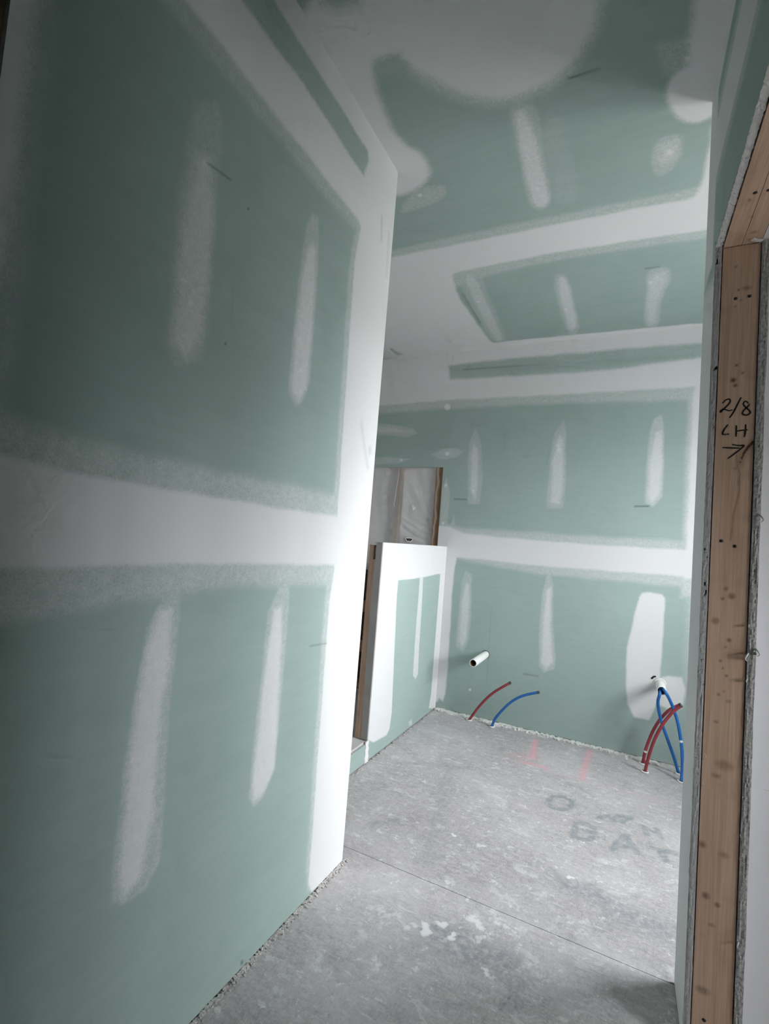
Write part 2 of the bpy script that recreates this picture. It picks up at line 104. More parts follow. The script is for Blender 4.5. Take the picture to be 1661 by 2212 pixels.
SPOTS = [(-0.516,1.545,0.016045901001653214,0.9),(-0.434,1.565,0.010697267334435474,0.9),(-0.564,1.532,0.014263023112580635,0.6),(-0.48,1.593,0.012480145223508056,0.8),(-0.328,1.716,0.02674316833608869,0.45),(-0.271,1.705,0.02317741255794353,0.5),(-0.388,1.668,0.019611656779798373,0.7),(-0.106,1.829,0.031200363058770136,0.4),(-0.175,1.875,0.04011475250413304,0.35),(-0.166,1.81,0.02228597361340724,0.35),(-0.181,1.586,0.02674316833608869,0.4),(-0.171,1.555,0.017828778890725795,0.35),(-0.568,1.903,0.016045901001653214,0.4),(-0.6,2.078,0.008022950500826607,0.9),(-0.636,1.528,0.02674316833608869,0.45),(-0.697,1.534,0.02228597361340724,0.5),(-0.653,1.533,0.019611656779798373,0.5),(-0.878,1.921,0.010697267334435474,0.6),(-0.37,2.131,0.014263023112580635,0.5),(-0.483,2.075,0.012480145223508056,0.6),(-0.394,1.916,0.010697267334435474,0.5),(-0.134,2.081,0.008914389445362898,0.9),(-0.529,1.791,0.008022950500826607,0.7),(0.08,2.159,0.03565755778145159,0.4),(-0.311,1.501,0.008914389445362898,0.7),(-0.357,1.605,0.012480145223508056,0.6),(-0.588,1.351,0.017828778890725795,0.5),(-0.574,1.312,0.02228597361340724,0.35),(-0.439,1.353,0.019611656779798373,0.3),(-0.042,1.86,0.02674316833608869,0.3),(0.042,1.61,0.017828778890725795,0.3),(-0.373,2.72,0.019611656779798373,0.35),(-0.745,1.947,0.008022950500826607,0.6),(-0.438,1.748,0.008914389445362898,0.6),(-0.268,1.805,0.012480145223508056,0.5),(-0.304,1.802,0.007131511556290318,0.6),(-0.333,1.81,0.008022950500826607,0.5)]
WRITING = [[(0.215,1.674),(0.221,1.682),(0.229,1.685),(0.232,1.678),(0.226,1.667),(0.217,1.657),(0.212,1.65),(0.211,1.653),(0.219,1.657),(0.23,1.653),(0.238,1.655)],[(0.256,1.688),(0.248,1.668),(0.24,1.648),(0.232,1.633)],[(0.272,1.671),(0.266,1.677),(0.261,1.671),(0.265,1.662),(0.274,1.652),(0.277,1.645),(0.27,1.639),(0.261,1.642),(0.261,1.649),(0.266,1.656),(0.272,1.663),(0.275,1.669)],[(0.229,1.615),(0.221,1.601),(0.218,1.591),(0.22,1.588),(0.233,1.589)],[(0.248,1.612),(0.248,1.597),(0.248,1.581)],[(0.268,1.614),(0.268,1.596),(0.266,1.58)],[(0.248,1.596),(0.259,1.598),(0.273,1.599)],[(0.219,1.552),(0.237,1.551),(0.257,1.55)],[(0.24,1.56),(0.255,1.557),(0.266,1.557),(0.257,1.546),(0.245,1.534),(0.232,1.522)]]
KNOTS = [(0.237,1.737,0.006,0.9),(0.242,1.722,0.0043,0.8999999999999999),(0.243,1.777,0.003,0.8999999999999999),(0.257,1.755,0.003,0.72),(0.241,1.988,0.003,0.78),(0.259,1.99,0.006,0.48),(0.233,2.055,0.0034,0.6),(0.251,1.496,0.0043,0.36),(0.235,1.942,0.0026,0.6),(0.248,1.958,0.0021,0.54),(0.239,1.175,0.0048,0.6),(0.252,1.157,0.0072,0.72),(0.233,1.148,0.0036,0.72),(0.219,1.088,0.008,0.6),(0.25,1.042,0.0048,0.78),(0.243,1.023,0.0024,0.72),(0.233,0.986,0.0032,0.66),(0.239,0.968,0.0024,0.6),(0.247,0.95,0.0036,0.6),(0.232,0.899,0.0036,0.6),(0.254,0.886,0.0036,0.48),(0.243,0.909,0.0024,0.42),(0.229,0.828,0.0036,0.48),(0.251,0.723,0.0112,0.42),(0.234,0.692,0.0056,0.48),(0.21,0.512,0.0076,0.66),(0.222,0.389,0.0076,0.72),(0.247,0.376,0.0054,0.72),(0.256,0.502,0.0065,0.42),(0.237,0.323,0.0043,0.42),(0.224,0.159,0.0086,0.54)]
NAILS = [(0.235,1.964),(0.266,1.966),(0.225,1.3),(0.255,1.288),(0.229,0.09)]
CRACK = [(0.286,1.567),(0.275,1.553),(0.266,1.535),(0.259,1.51)]
GRAINSPLIT = [[(0.25,1.532),(0.253,1.503),(0.259,1.481),(0.257,1.453)],[(0.259,1.467),(0.259,1.428),(0.249,1.374),(0.245,1.303)]]


# ---------------------------------------------------------------- node helpers
class NT:
    def __init__(self, name):
        self.m = bpy.data.materials.new(name)
        self.m.use_nodes = True
        self.t = self.m.node_tree
        self.t.nodes.clear()
        self.out = self.t.nodes.new('ShaderNodeOutputMaterial')
        self.b = self.t.nodes.new('ShaderNodeBsdfPrincipled')
        self.t.links.new(self.b.outputs[0], self.out.inputs['Surface'])
        self.tc = self.t.nodes.new('ShaderNodeTexCoord')
    def set(self, sock, v):
        if isinstance(v, bpy.types.NodeSocket):
            self.t.links.new(v, sock)
        elif isinstance(v, tuple) and len(v) == 3 and sock.type == 'RGBA':
            sock.default_value = (*v, 1)
        else:
            sock.default_value = v
    def math(self, op, a, b=0.0, c=None, clamp=False):
        n = self.t.nodes.new('ShaderNodeMath')
        n.operation = op
        n.use_clamp = clamp
        self.set(n.inputs[0], a)
        self.set(n.inputs[1], b)
        if c is not None:
            self.set(n.inputs[2], c)
        return n.outputs[0]
    def noise(self, scale, detail=2.0, rough=0.5, stretch=None, dist=0.0):
        n = self.t.nodes.new('ShaderNodeTexNoise')
        n.inputs['Scale'].default_value = scale
        n.inputs['Detail'].default_value = detail
        n.inputs['Roughness'].default_value = rough
        n.inputs['Distortion'].default_value = dist
        src = self.tc.outputs['Object']
        if stretch:
            mp = self.t.nodes.new('ShaderNodeMapping')
            mp.inputs['Scale'].default_value = stretch
            self.t.links.new(src, mp.inputs['Vector'])
            src = mp.outputs[0]
        self.t.links.new(src, n.inputs['Vector'])
        return n.outputs['Fac']
    def attr(self, name):
        n = self.t.nodes.new('ShaderNodeAttribute')
        n.attribute_name = name
        return n.outputs['Fac']
    def ramp(self, v, lo, hi, a=0.0, b=1.0, smooth=True):
        n = self.t.nodes.new('ShaderNodeMapRange')
        n.interpolation_type = 'SMOOTHSTEP' if smooth else 'LINEAR'
        self.set(n.inputs['Value'], v)
        n.inputs['From Min'].default_value = lo
        n.inputs['From Max'].default_value = hi
        n.inputs['To Min'].default_value = a
        n.inputs['To Max'].default_value = b
        return n.outputs['Result']
    def mix(self, f, a, b, kind='MIX'):
        n = self.t.nodes.new('ShaderNodeMix')
        n.data_type = 'RGBA'
        n.blend_type = kind
        self.set(n.inputs['Factor'], f)
        self.set(n.inputs['A'], a)
        self.set(n.inputs['B'], b)
        return n.outputs['Result']
    def bump(self, h, strength=0.3, dist=0.002):
        n = self.t.nodes.new('ShaderNodeBump')
        n.inputs['Strength'].default_value = strength
        n.inputs['Distance'].default_value = dist
        self.t.links.new(h, n.inputs['Height'])
        self.t.links.new(n.outputs[0], self.b.inputs['Normal'])
    def finish(self, color, rough=0.85, spec=0.2):
        self.set(self.b.inputs['Base Color'], color)
        self.set(self.b.inputs['Roughness'], rough)
        self.b.inputs['Specular IOR Level'].default_value = spec
        return self.m

GREEN_A, GREEN_B = (0.318, 0.408, 0.378), (0.350, 0.440, 0.410)
MUD = (0.705, 0.703, 0.70)

def mat_board(name, fibre):
    t = NT(name)
    big = t.noise(3.0, 3, 0.6)
    fib = t.noise(1.0, 3, 0.6, stretch=fibre)
    g = t.mix(t.ramp(t.math('ADD', t.math('MULTIPLY', big, 0.6), t.math('MULTIPLY', fib, 0.5)), 0.35, 0.75), GREEN_A, GREEN_B)
    mud = t.attr('mud')
    n1 = t.noise(240.0, 3, 0.65)
    n2 = t.noise(70.0, 2, 0.6)
    n = t.math('SUBTRACT', t.math('ADD', t.math('MULTIPLY', n1, 0.65), t.math('MULTIPLY', n2, 0.35)), 0.5)
    mid = t.math('MULTIPLY', t.math('MULTIPLY', mud, t.math('SUBTRACT', 1.0, mud)), 4.0)
    cov = t.math('ADD', mud, t.math('MULTIPLY', t.math('MULTIPLY', n, 2.0), mid), clamp=True)
    m2 = t.mix(t.noise(5.0, 3), MUD, (0.675, 0.676, 0.676))
    c = t.mix(cov, g, m2)
    c = t.mix(t.attr('mark'), c, (0.06, 0.08, 0.08))
    h = t.math('ADD', t.math('MULTIPLY', mud, 0.4), t.math('MULTIPLY', t.noise(420.0, 1), 0.12))
    t.bump(h, 0.25, 0.0015)
    return t.finish(c, 0.82, 0.25)

def mat_plain(name, col, var=0.06, scale=20.0, rough=0.85, spec=0.2, bump=0.0, bscale=150.0):
    t = NT(name)
    d = tuple(max(0.0, k * (1 - var)) for k in col)
    e = tuple(min(1.0, k * (1 + var)) for k in col)
    c = t.mix(t.ramp(t.noise(scale, 4, 0.6), 0.3, 0.7), d, e)
    if bump:
        t.bump(t.noise(bscale, 3, 0.6), bump, 0.004)
    return t.finish(c, rough, spec)

def mat_wood(name, a, b, stretch, knots=False):
    t = NT(name)
    g1 = t.noise(1.0, 4, 0.6, stretch=stretch, dist=0.6)
    g2 = t.noise(1.0, 2, 0.5, stretch=tuple(k * 4 for k in stretch))
    v = t.math('ADD', t.math('MULTIPLY', g1, 0.7), t.math('MULTIPLY', g2, 0.35))
    c = t.mix(t.ramp(v, 0.32, 0.75), a, b)
    c = t.mix(t.math('MULTIPLY', t.ramp(t.noise(9.0, 3, 0.6), 0.52, 0.72), 0.25), c, tuple(k * 0.6 for k in a))
    if knots:
        k = t.attr('mark')
        kk = t.math('MULTIPLY', k, t.ramp(t.noise(260.0, 2), 0.2, 0.6, 0.6, 1.0), clamp=True)
        c = t.mix(kk, c, (0.075, 0.035, 0.018))
    t.bump(g2, 0.15, 0.001)
    return t.finish(c, 0.75, 0.25)

def mat_floor():
    t = NT('dusty_subfloor')
    strand = t.noise(1.0, 4, 0.7, stretch=(26, 70, 26), dist=1.2)
    strand2 = t.noise(1.0, 3, 0.7, stretch=(95, 40, 40), dist=1.5)
    big = t.noise(2.2, 4, 0.6)
    v = t.math('ADD', t.math('MULTIPLY', strand, 0.55), t.math('MULTIPLY', strand2, 0.45))
    c = t.mix(t.ramp(v, 0.33, 0.66), (0.342, 0.322, 0.322), (0.540, 0.512, 0.515))
    c = t.mix(t.ramp(big, 0.40, 0.70, 0.0, 0.5), c, (0.635, 0.61, 0.62))          # plaster dust film
    c = t.mix(t.ramp(t.noise(1.7, 3, 0.5, stretch=(1, 1.6, 1)), 0.56, 0.75, 0.0, 0.30), c, (0.46, 0.40, 0.44))
    fleck = t.ramp(t.noise(22.0, 5, 0.75), 0.60, 0.64)
    c = t.mix(t.math('MULTIPLY', fleck, 0.65), c, (0.74, 0.75, 0.74))
    smear = t.ramp(t.noise(11.0, 5, 0.72, stretch=(1.0, 1.7, 1.0), dist=0.5), 0.57, 0.62)
    c = t.mix(t.math('MULTIPLY', smear, 0.42), c, (0.72, 0.72, 0.71))
    scr = t.ramp(t.noise(1.0, 2, 0.4, stretch=(7, 150, 7), dist=2.5), 0.70, 0.73)
    c = t.mix(t.math('MULTIPLY', scr, 0.35), c, (0.70, 0.70, 0.69))
    grime = t.ramp(t.noise(6.5, 4, 0.7, dist=0.8), 0.55, 0.72)
    c = t.mix(t.math('MULTIPLY', grime, 0.38), c, (0.24, 0.24, 0.25))
    speck = t.ramp(t.noise(80.0, 3, 0.7), 0.665, 0.70)
    c = t.mix(t.math('MULTIPLY', speck, 0.6), c, (0.80, 0.80, 0.79))
    dark = t.ramp(t.noise(60.0, 4, 0.75), 0.33, 0.40, 1.0, 0.0)
    c = t.mix(t.math('MULTIPLY', dark, 0.35), c, (0.22, 0.22, 0.22))
    rag = t.ramp(t.noise(45.0, 4, 0.7), 0.34, 0.62)
    rag2 = t.ramp(t.noise(120.0, 3, 0.7), 0.35, 0.6)
    c = t.mix(t.math('MULTIPLY', t.math('MULTIPLY', t.attr('stain'), 1.4), rag, clamp=True), c, (0.25, 0.27, 0.30))
    c = t.mix(t.math('MULTIPLY', t.math('MULTIPLY', t.attr('ink'), t.ramp(t.noise(40.0, 4, 0.7), 0.28, 0.6, 0.05, 1.0)), 0.66, clamp=True), c, (0.21, 0.25, 0.27))
    c = t.mix(t.math('MULTIPLY', t.attr('pink'), t.ramp(t.noise(70.0, 3, 0.7), 0.3, 0.6, 0.4, 1.0), clamp=True), c, (0.74, 0.38, 0.43))
    c = t.mix(t.math('MULTIPLY', t.attr('chalk'), rag2, clamp=True), c, (0.66, 0.42, 0.46))
    pale = t.attr('pale')
    pm = t.ramp(t.math('ADD', pale, t.math('MULTIPLY', t.math('SUBTRACT', t.noise(48.0, 4, 0.75), 0.5), 2.2)), 0.30, 0.70)
    c = t.mix(t.math('MULTIPLY', pm, t.math('MULTIPLY', pale, 1.15, clamp=True), clamp=True), c, (0.74, 0.745, 0.735))
    c = t.mix(t.attr('seam'), c, (0.06, 0.06, 0.06))
    h = t.math('ADD', t.noise(130.0, 2, 0.6), t.math('MULTIPLY', pale, 0.4))
    t.bump(h, 0.22, 0.003)
    return t.finish(c, 0.72, 0.3)

M = {}
M['board_wall'] = mat_board('green_board_wall', (6, 6, 45))
M['board_ceil'] = mat_board('green_board_ceiling', (5, 40, 5))
M['floor'] = mat_floor()
M['gypsum'] = mat_plain('raw_gypsum_edge', (0.42, 0.41, 0.40), 0.10, 60, 0.95, 0.1, 0.35, 260)
M['gypsum_edge'] = mat_plain('crumbly_gypsum_edge', (0.36, 0.35, 0.335), 0.22, 130, 0.95, 0.1, 0.6, 330)
M['gypsum_white'] = mat_plain('white_plaster_crumbs', (0.58, 0.55, 0.53), 0.25, 120, 0.95, 0.1, 0.5, 220)
M['paper'] = mat_plain('mudded_white_board', (0.71, 0.71, 0.705), 0.02, 4, 0.85, 0.2)
M['end_paper_shaded'] = mat_plain('grey_end_board_shaded', (0.36, 0.355, 0.34), 0.05, 9, 0.9, 0.2)  # grey board paper, darkened further to paint in shade on the half wall's end
M['grey_paper'] = mat_plain('grey_board_paper', (0.55, 0.54, 0.52), 0.05, 9, 0.9, 0.2)
M['white_paint'] = mat_plain('white_primer_wall', (0.63, 0.625, 0.635), 0.015, 3, 0.7, 0.3)
M['wood'] = mat_wood('spruce_jamb', (0.455, 0.300, 0.205), (0.60, 0.425, 0.315), (75, 75, 2.2), True)
M['wood_y'] = mat_wood('spruce_header', (0.455, 0.300, 0.205), (0.60, 0.425, 0.315), (75, 2.2, 75), True)
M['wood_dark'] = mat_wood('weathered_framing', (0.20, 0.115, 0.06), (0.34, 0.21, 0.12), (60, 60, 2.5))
M['wood_x'] = mat_wood('framing_blocking', (0.20, 0.115, 0.06), (0.34, 0.21, 0.12), (2.5, 60, 60))
M['sheath'] = mat_plain('dark_sheathing', (0.07, 0.055, 0.045), 0.3, 30, 0.9, 0.1)
M['batt'] = mat_plain('glass_wool_batt', (0.72, 0.69, 0.68), 0.12, 25, 0.95, 0.05, 0.6, 60)
M['shaving'] = mat_plain('pale_wood_shaving', (0.62, 0.48, 0.36), 0.1, 60, 0.8, 0.2)
M['ink'] = mat_plain('black_marker', (0.015, 0.014, 0.014), 0.1, 50, 0.6, 0.3)
M['hole'] = mat_plain('dark_nail_head', (0.02, 0.018, 0.016), 0.1, 50, 0.6, 0.4)
M['pvc'] = mat_plain('white_pvc', (0.80, 0.80, 0.775), 0.02, 30, 0.38, 0.45)
M['pvc_in'] = mat_plain('pipe_bore', (0.36, 0.25, 0.16), 0.2, 60, 0.7, 0.3)
M['red'] = mat_plain('red_water_tube', (0.30, 0.035, 0.05), 0.08, 30, 0.35, 0.5)
M['blue'] = mat_plain('blue_water_tube', (0.012, 0.13, 0.42), 0.08, 30, 0.35, 0.5)
M['crimp'] = mat_plain('dark_tube_end', (0.06, 0.05, 0.045), 0.2, 80, 0.5, 0.5)
M['white_bit'] = mat_plain('white_putty', (0.78, 0.77, 0.74), 0.05, 80, 0.8, 0.2, 0.4, 120)

def mat_poly():
    t = NT('translucent_poly_sheet')
    n = t.noise(14.0, 3, 0.6)
    c = t.mix(n, (0.62, 0.62, 0.63), (0.80, 0.80, 0.81))
    t.finish(c, 0.28, 0.5)
    tr = t.t.nodes.new('ShaderNodeBsdfTransparent')
    mx = t.t.nodes.new('ShaderNodeMixShader')
    mx.inputs[0].default_value = 0.40
    t.t.links.new(tr.outputs[0], mx.inputs[1])
    t.t.links.new(t.b.outputs[0], mx.inputs[2])
    t.t.links.new(mx.outputs[0], t.out.inputs['Surface'])
    return t.m
M['poly'] = mat_poly()

# ---------------------------------------------------------------- object helpers
def tag(o, label, cat, kind=None, group=None):
    o['label'] = label
    o['category'] = cat
    if kind:
        o['kind'] = kind
    if group:
        o['group'] = group
    return o

def link(name, me, mats, parent=None):
    o = bpy.data.objects.new(name, me)
    for m in (mats if isinstance(mats, (list, tuple)) else [mats]):
        if m.name not in [k.name for k in me.materials if k]:
            me.materials.append(m)
    COL.objects.link(o)
    if parent:
        o.parent = parent
        o.matrix_parent_inverse = parent.matrix_world.inverted() if parent.type != 'EMPTY' else Matrix.Translation(-parent.location)
    return o

def empty(name, loc=(0, 0, 0)):
    o = bpy.data.objects.new(name, None)
    o.empty_display_size = 0.05
    COL.objects.link(o)
    o.location = loc
    return o

def raw_mesh(name, V, Q, smooth=False, mat_idx=None):
    """V (n,3) float array, Q (m,4) int array of quads (a triangle repeats its last index)."""
    V = np.asarray(V, np.float32)
    Q = np.asarray(Q, np.int64)
    me = bpy.data.meshes.new(name)
    if len(Q) and Q.shape[1] == 4 and (Q[:, 2] != Q[:, 3]).all():
        me.vertices.add(len(V))
        me.vertices.foreach_set('co', V.ravel())
        me.loops.add(len(Q) * 4)
        me.loops.foreach_set('vertex_index', Q.ravel().astype(np.int32))
        me.polygons.add(len(Q))
        me.polygons.foreach_set('loop_start', np.arange(0, len(Q) * 4, 4, dtype=np.int32))
    else:
        me.from_pydata([tuple(map(float, v)) for v in V], [], [list(dict.fromkeys(map(int, q))) for q in Q])
    if mat_idx is not None:
        me.polygons.foreach_set('material_index', np.asarray(mat_idx, np.int32))
    me.polygons.foreach_set('use_smooth', np.full(len(me.polygons), bool(smooth)))
    me.update(calc_edges=True)
    me.validate()
    return me

def box_arrays(x0, x1, y0, y1, z0, z1):
    V = np.array([(x, y, z) for z in (z0, z1) for y in (y0, y1) for x in (x0, x1)], float)
    Q = np.array([(0, 2, 3, 1), (4, 5, 7, 6), (0, 1, 5, 4), (2, 6, 7, 3), (0, 4, 6, 2), (1, 3, 7, 5)])
    return V, Q

def join(parts):
    Vs, Qs, n = [], [], 0
    for V, Q in parts:
        Vs.append(V)
        Qs.append(np.asarray(Q) + n)
        n += len(V)
    return np.concatenate(Vs), np.concatenate(Qs)

def box(name, b, mat, parent=None, bevel=0.0):
    V, Q = box_arrays(*b)
    o = link(name, raw_mesh(name, V, Q), mat, parent)
    if bevel:
        md = o.modifiers.new('bevel', 'BEVEL')
        md.width = bevel
        md.segments = 2
    return o

def boxes(name, bl, mat, parent=None):
    V, Q = join([box_arrays(*b) for b in bl])
    return link(name, raw_mesh(name, V, Q), mat, parent)

# signed distance of points to a polygon / distance to a polyline
def poly_sd(px, py, pts):
    pts = np.asarray(pts, float)
    d = np.full(px.shape, 1e9)
    s = np.zeros(px.shape, bool)
    n = len(pts)
    for i in range(n):
        ax, ay = pts[i]
        bx, by = pts[(i + 1) % n]
        ex, ey = bx - ax, by - ay
        L2 = ex * ex + ey * ey + 1e-12
        t = np.clip(((px - ax) * ex + (py - ay) * ey) / L2, 0, 1)
        d = np.minimum(d, (px - ax - t * ex) ** 2 + (py - ay - t * ey) ** 2)
        c = (ay > py) != (by > py)
        with np.errstate(divide='ignore', invalid='ignore'):
            xi = ax + (py - ay) * ex / (by - ay if by != ay else 1e-12)
        s ^= c & (px < xi)
    d = np.sqrt(d)
    return np.where(s, -d, d)

def line_d(px, py, pts):
    d = np.full(px.shape, 1e9)
    for (ax, ay), (bx, by) in zip(pts[:-1], pts[1:]):
        ex, ey = bx - ax, by - ay
        t = np.clip(((px - ax) * ex + (py - ay) * ey) / (ex * ex + ey * ey + 1e-12), 0, 1)
        d = np.minimum(d, (px - ax - t * ex) ** 2 + (py - ay - t * ey) ** 2)
    return np.sqrt(d)

def sstep(a, b, x):
    t = np.clip((x - a) / (b - a), 0, 1)
    return t * t * (3 - 2 * t)

def soften(pts):
    P = np.asarray(pts, float)
    N = np.roll(P, -1, 0)
    return np.stack([0.8 * P + 0.2 * N, 0.2 * P + 0.8 * N], 1).reshape(-1, 2)

def coat(px, py, shapes, wob=0.0014, rounded=False):
    """coats of joint compound, laid one over the other: every shape pulls the coverage to its own value"""
    c = np.zeros(px.shape)
    wx = wob * (np.sin(px * 33 + py * 17) + np.sin(px * 19 - py * 41 + 2))
    for v, soft, pts in shapes:
        if rounded and len(pts) > 5:
            pts = soften(soften(pts))
        a = np.asarray(pts)
        m = soft * 2 + 0.02
        k = (px > a[:, 0].min() - m) & (px < a[:, 0].max() + m) & (py > a[:, 1].min() - m) & (py < a[:, 1].max() + m)
        if not k.any():
            continue
        w = wx[k] * min(1.0, soft / 0.012)
        f = sstep(soft, -soft, poly_sd(px[k], py[k], pts) + w)
        if v < 0.99 and v > 0.2:
            new = c[k] * (1 - f) + np.maximum(v, c[k]) * f
        else:
            new = c[k] * (1 - f) + v * f
        c[k] = new
    return c

def board(name, rects, to3, thick, mats, attrs, parent=None):
    """rects: (u0,u1,v0,v1,res); to3(u,v,w) -> (n,3) with w the depth behind the face.
    The face is a fine grid carrying float attributes; sides and back close the sheet."""
    Vs, Qs, Mi, U_, V_ = [], [], [], [], []
    n = 0
    for (u0, u1, v0, v1, res) in rects:
        nu = max(2, int(round((u1 - u0) / res)) + 1)
        nv = max(2, int(round((v1 - v0) / res)) + 1)
        uu, vv = np.meshgrid(np.linspace(u0, u1, nu), np.linspace(v0, v1, nv))
        uu, vv = uu.ravel(), vv.ravel()
        i = np.arange(nu * nv).reshape(nv, nu)
        q = np.stack([i[:-1, :-1].ravel(), i[:-1, 1:].ravel(), i[1:, 1:].ravel(), i[1:, :-1].ravel()], 1)
        Vs.append(to3(uu, vv, np.zeros_like(uu)))
        Qs.append(q + n)
        Mi.append(np.zeros(len(q), int))
        U_.append(uu)
        V_.append(vv)
        n += len(uu)
        cu = np.array([u0, u1, u1, u0] * 2, float)
        cv = np.array([v0, v0, v1, v1] * 2, float)
        cw = np.array([0] * 4 + [thick] * 4, float)
        Vs.append(to3(cu, cv, cw))
        Qs.append(np.array([(0, 4, 5, 1), (1, 5, 6, 2), (2, 6, 7, 3), (3, 7, 4, 0), (4, 7, 6, 5)]) + n)
        Mi.append(np.ones(5, int))
        U_.append(cu)
        V_.append(cv)
        n += 8
    V = np.concatenate(Vs)
    Q = np.concatenate(Qs)
    me = raw_mesh(name, V, Q, mat_idx=np.concatenate(Mi))
    U_, V_ = np.concatenate(U_), np.concatenate(V_)
    for an, fn in attrs.items():
        at = me.attributes.new(an, 'FLOAT', 'POINT')
        at.data.foreach_set('value', fn(U_, V_).astype(np.float32))
    return link(name, me, mats, parent)

def st3(ax, val, sign):
    """(u,v,w) -> world for a sheet standing in the plane ax = val; its face looks along sign*axis"""
    def f(u, v, w):
        a = val - sign * w
        if ax == 'x':
            return np.stack([a, u, v], 1)
        if ax == 'y':
            return np.stack([u, a, v], 1)
        return np.stack([u, v, a], 1)
    return f

def tube_mesh(name, path, radius, seg=14, closed_ends=True, sub=6, inner=None):
    P = np.asarray(path, float)
    if sub > 1 and len(P) > 2:                                   # Catmull-Rom through the points
        E = np.vstack([2 * P[0] - P[1], P, 2 * P[-1] - P[-2]])
        out = []
        for i in range(1, len(E) - 2):
            for k in range(sub):
                t = k / sub
                p0, p1, p2, p3 = E[i - 1], E[i], E[i + 1], E[i + 2]
                out.append(0.5 * (2 * p1 + (p2 - p0) * t + (2 * p0 - 5 * p1 + 4 * p2 - p3) * t * t + (3 * p1 - p0 - 3 * p2 + p3) * t ** 3))
        out.append(P[-1])
        P = np.array(out)
    R = np.full(len(P), radius) if np.isscalar(radius) else np.asarray(radius)
    T = np.gradient(P, axis=0)
    T /= np.linalg.norm(T, axis=1)[:, None]
    up = np.array([0.31, 0.2, 0.93])
    if abs(T[0] @ up) > 0.9:
        up = np.array([1.0, 0.1, 0.0])
    V, n = [], len(P)
    a = np.linspace(0, 2 * np.pi, seg, endpoint=False)
    for i in range(n):
        s = np.cross(T[i], up)
        s /= np.linalg.norm(s)
        up = np.cross(s, T[i])
        V.append(P[i] + R[i] * (np.cos(a)[:, None] * s + np.sin(a)[:, None] * up))
    V = np.concatenate(V)
    i = np.arange(n * seg).reshape(n, seg)
    j = np.roll(i, -1, 1)
    Q = np.stack([i[:-1].ravel(), j[:-1].ravel(), j[1:].ravel(), i[1:].ravel()], 1)
    if closed_ends:
        V = np.vstack([V, P[0], P[-1]])
        c0, c1 = len(V) - 2, len(V) - 1
        tri = [(j[0, k], i[0, k], c0, c0) for k in range(seg)] + [(i[-1, k], j[-1, k], c1, c1) for k in range(seg)]
        Q = np.vstack([Q, np.array(tri)])
    return raw_mesh(name, V, Q, smooth=True)

def crumbs(name, pts, sizes, mat, label, cat):
    """loose chips: little irregular six-faced lumps, nobody could count them"""
    parts = []
    for p, s in zip(pts, sizes):
        V, Q = box_arrays(-1, 1, -1, 1, -1, 1)
        V = V * (0.6 + 0.8 * rng.random((8, 3))) * s * np.array([1, 1, 0.6])
        a = rng.random() * 6.28
        c, d = math.cos(a), math.sin(a)
        V = V @ np.array([[c, -d, 0], [d, c, 0], [0, 0, 1]])
        V += np.array([p[0], p[1], p[2] - V[:, 2].min()])
        parts.append((V, Q))
    V, Q = join(parts)
    o = link(name, raw_mesh(name, V, Q), mat)
    return tag(o, label, cat, 'stuff')

zero = lambda u, v: np.zeros_like(u)

# ---------------------------------------------------------------- floor
def acc(items, fn):
    def f(u, v):
        c = np.zeros_like(u)
        for it in items:
            c = np.maximum(c, fn(u, v, it))
        return c
    return f
def stroke(u, v, it, soft=0.5):
    w, pts = it[0], it[1]
    val = it[2] if len(it) > 2 else 1.0
    return val * sstep(w * (0.5 + soft), w * (0.5 - min(soft, 0.45)), line_d(u, v, pts))
def spot(u, v, it):
    x, y, r, val = it
    r = r * 1.5
    a = np.arctan2(v - y, u - x)
    k = 1 + 0.35 * np.sin(a * 2 + x * 90) + 0.25 * np.sin(a * 3 + y * 70)
    return val * sstep(r * 1.3, r * 0.6, np.hypot(u - x, v - y) / k)
pale_items = lambda u, v: np.maximum(acc(SPOTS, spot)(u, v), acc(SCRAPE, stroke)(u, v))
def edge_dust(u, v):            # plaster smeared along the foot of the back wall
    d = YB - v
    w = 0.045 + 0.02 * np.sin(u * 23) + 0.015 * np.sin(u * 57 + 1)
    return 1.0 * sstep(w + 0.03, w * 0.4, d) * (u > -1.25) * (0.55 + 0.45 * sstep(-0.3, -0.8, u))
FA = {'ink': acc(INK, lambda u, v, it: stroke(u, v, it, 0.22)), 'pink': acc(PINK, lambda u, v, it: stroke(u, v, it, 0.6)),
      'stain': acc(STAIN, lambda u, v, it: stroke(u, v, it, 0.8)), 'chalk': acc(CHALK, stroke),
      'pale': lambda u, v: np.maximum(pale_items(u, v), edge_dust(u, v)), 'seam': acc(SEAM[1:], stroke)}
floor = box('floor', (XE - 0.2, XW + 0.3, Y0 - 0.2, YB + 0.3, -0.10, -0.022), M['sheath'])
tag(floor, 'grey dusty subfloor sheets spotted with plaster drips', 'floor', 'structure')
YS = 1.7555
fz = st3('z', 0.0, 1)
board('floor_sheet', [(-1.02, 0.44, 0.95, YS - 0.0009, 0.006), (XE, -1.02, Y0, YS - 0.0009, 0.2), (0.44, XW, Y0, YS - 0.0009, 0.2), (-1.02, 0.44, Y0, 0.95, 0.1)],
      fz, 0.02, [M['floor'], M['sheath']], FA, floor)
board('floor_sheet', [(-1.36, 0.48, YS + 0.0009, YB + 0.02, 0.005), (XE, -1.36, YS + 0.0009, YB + 0.02, 0.2), (0.48, XW, YS + 0.0009, YB + 0.02, 0.2)],
      fz, 0.02, [M['floor'], M['sheath']], FA, floor)

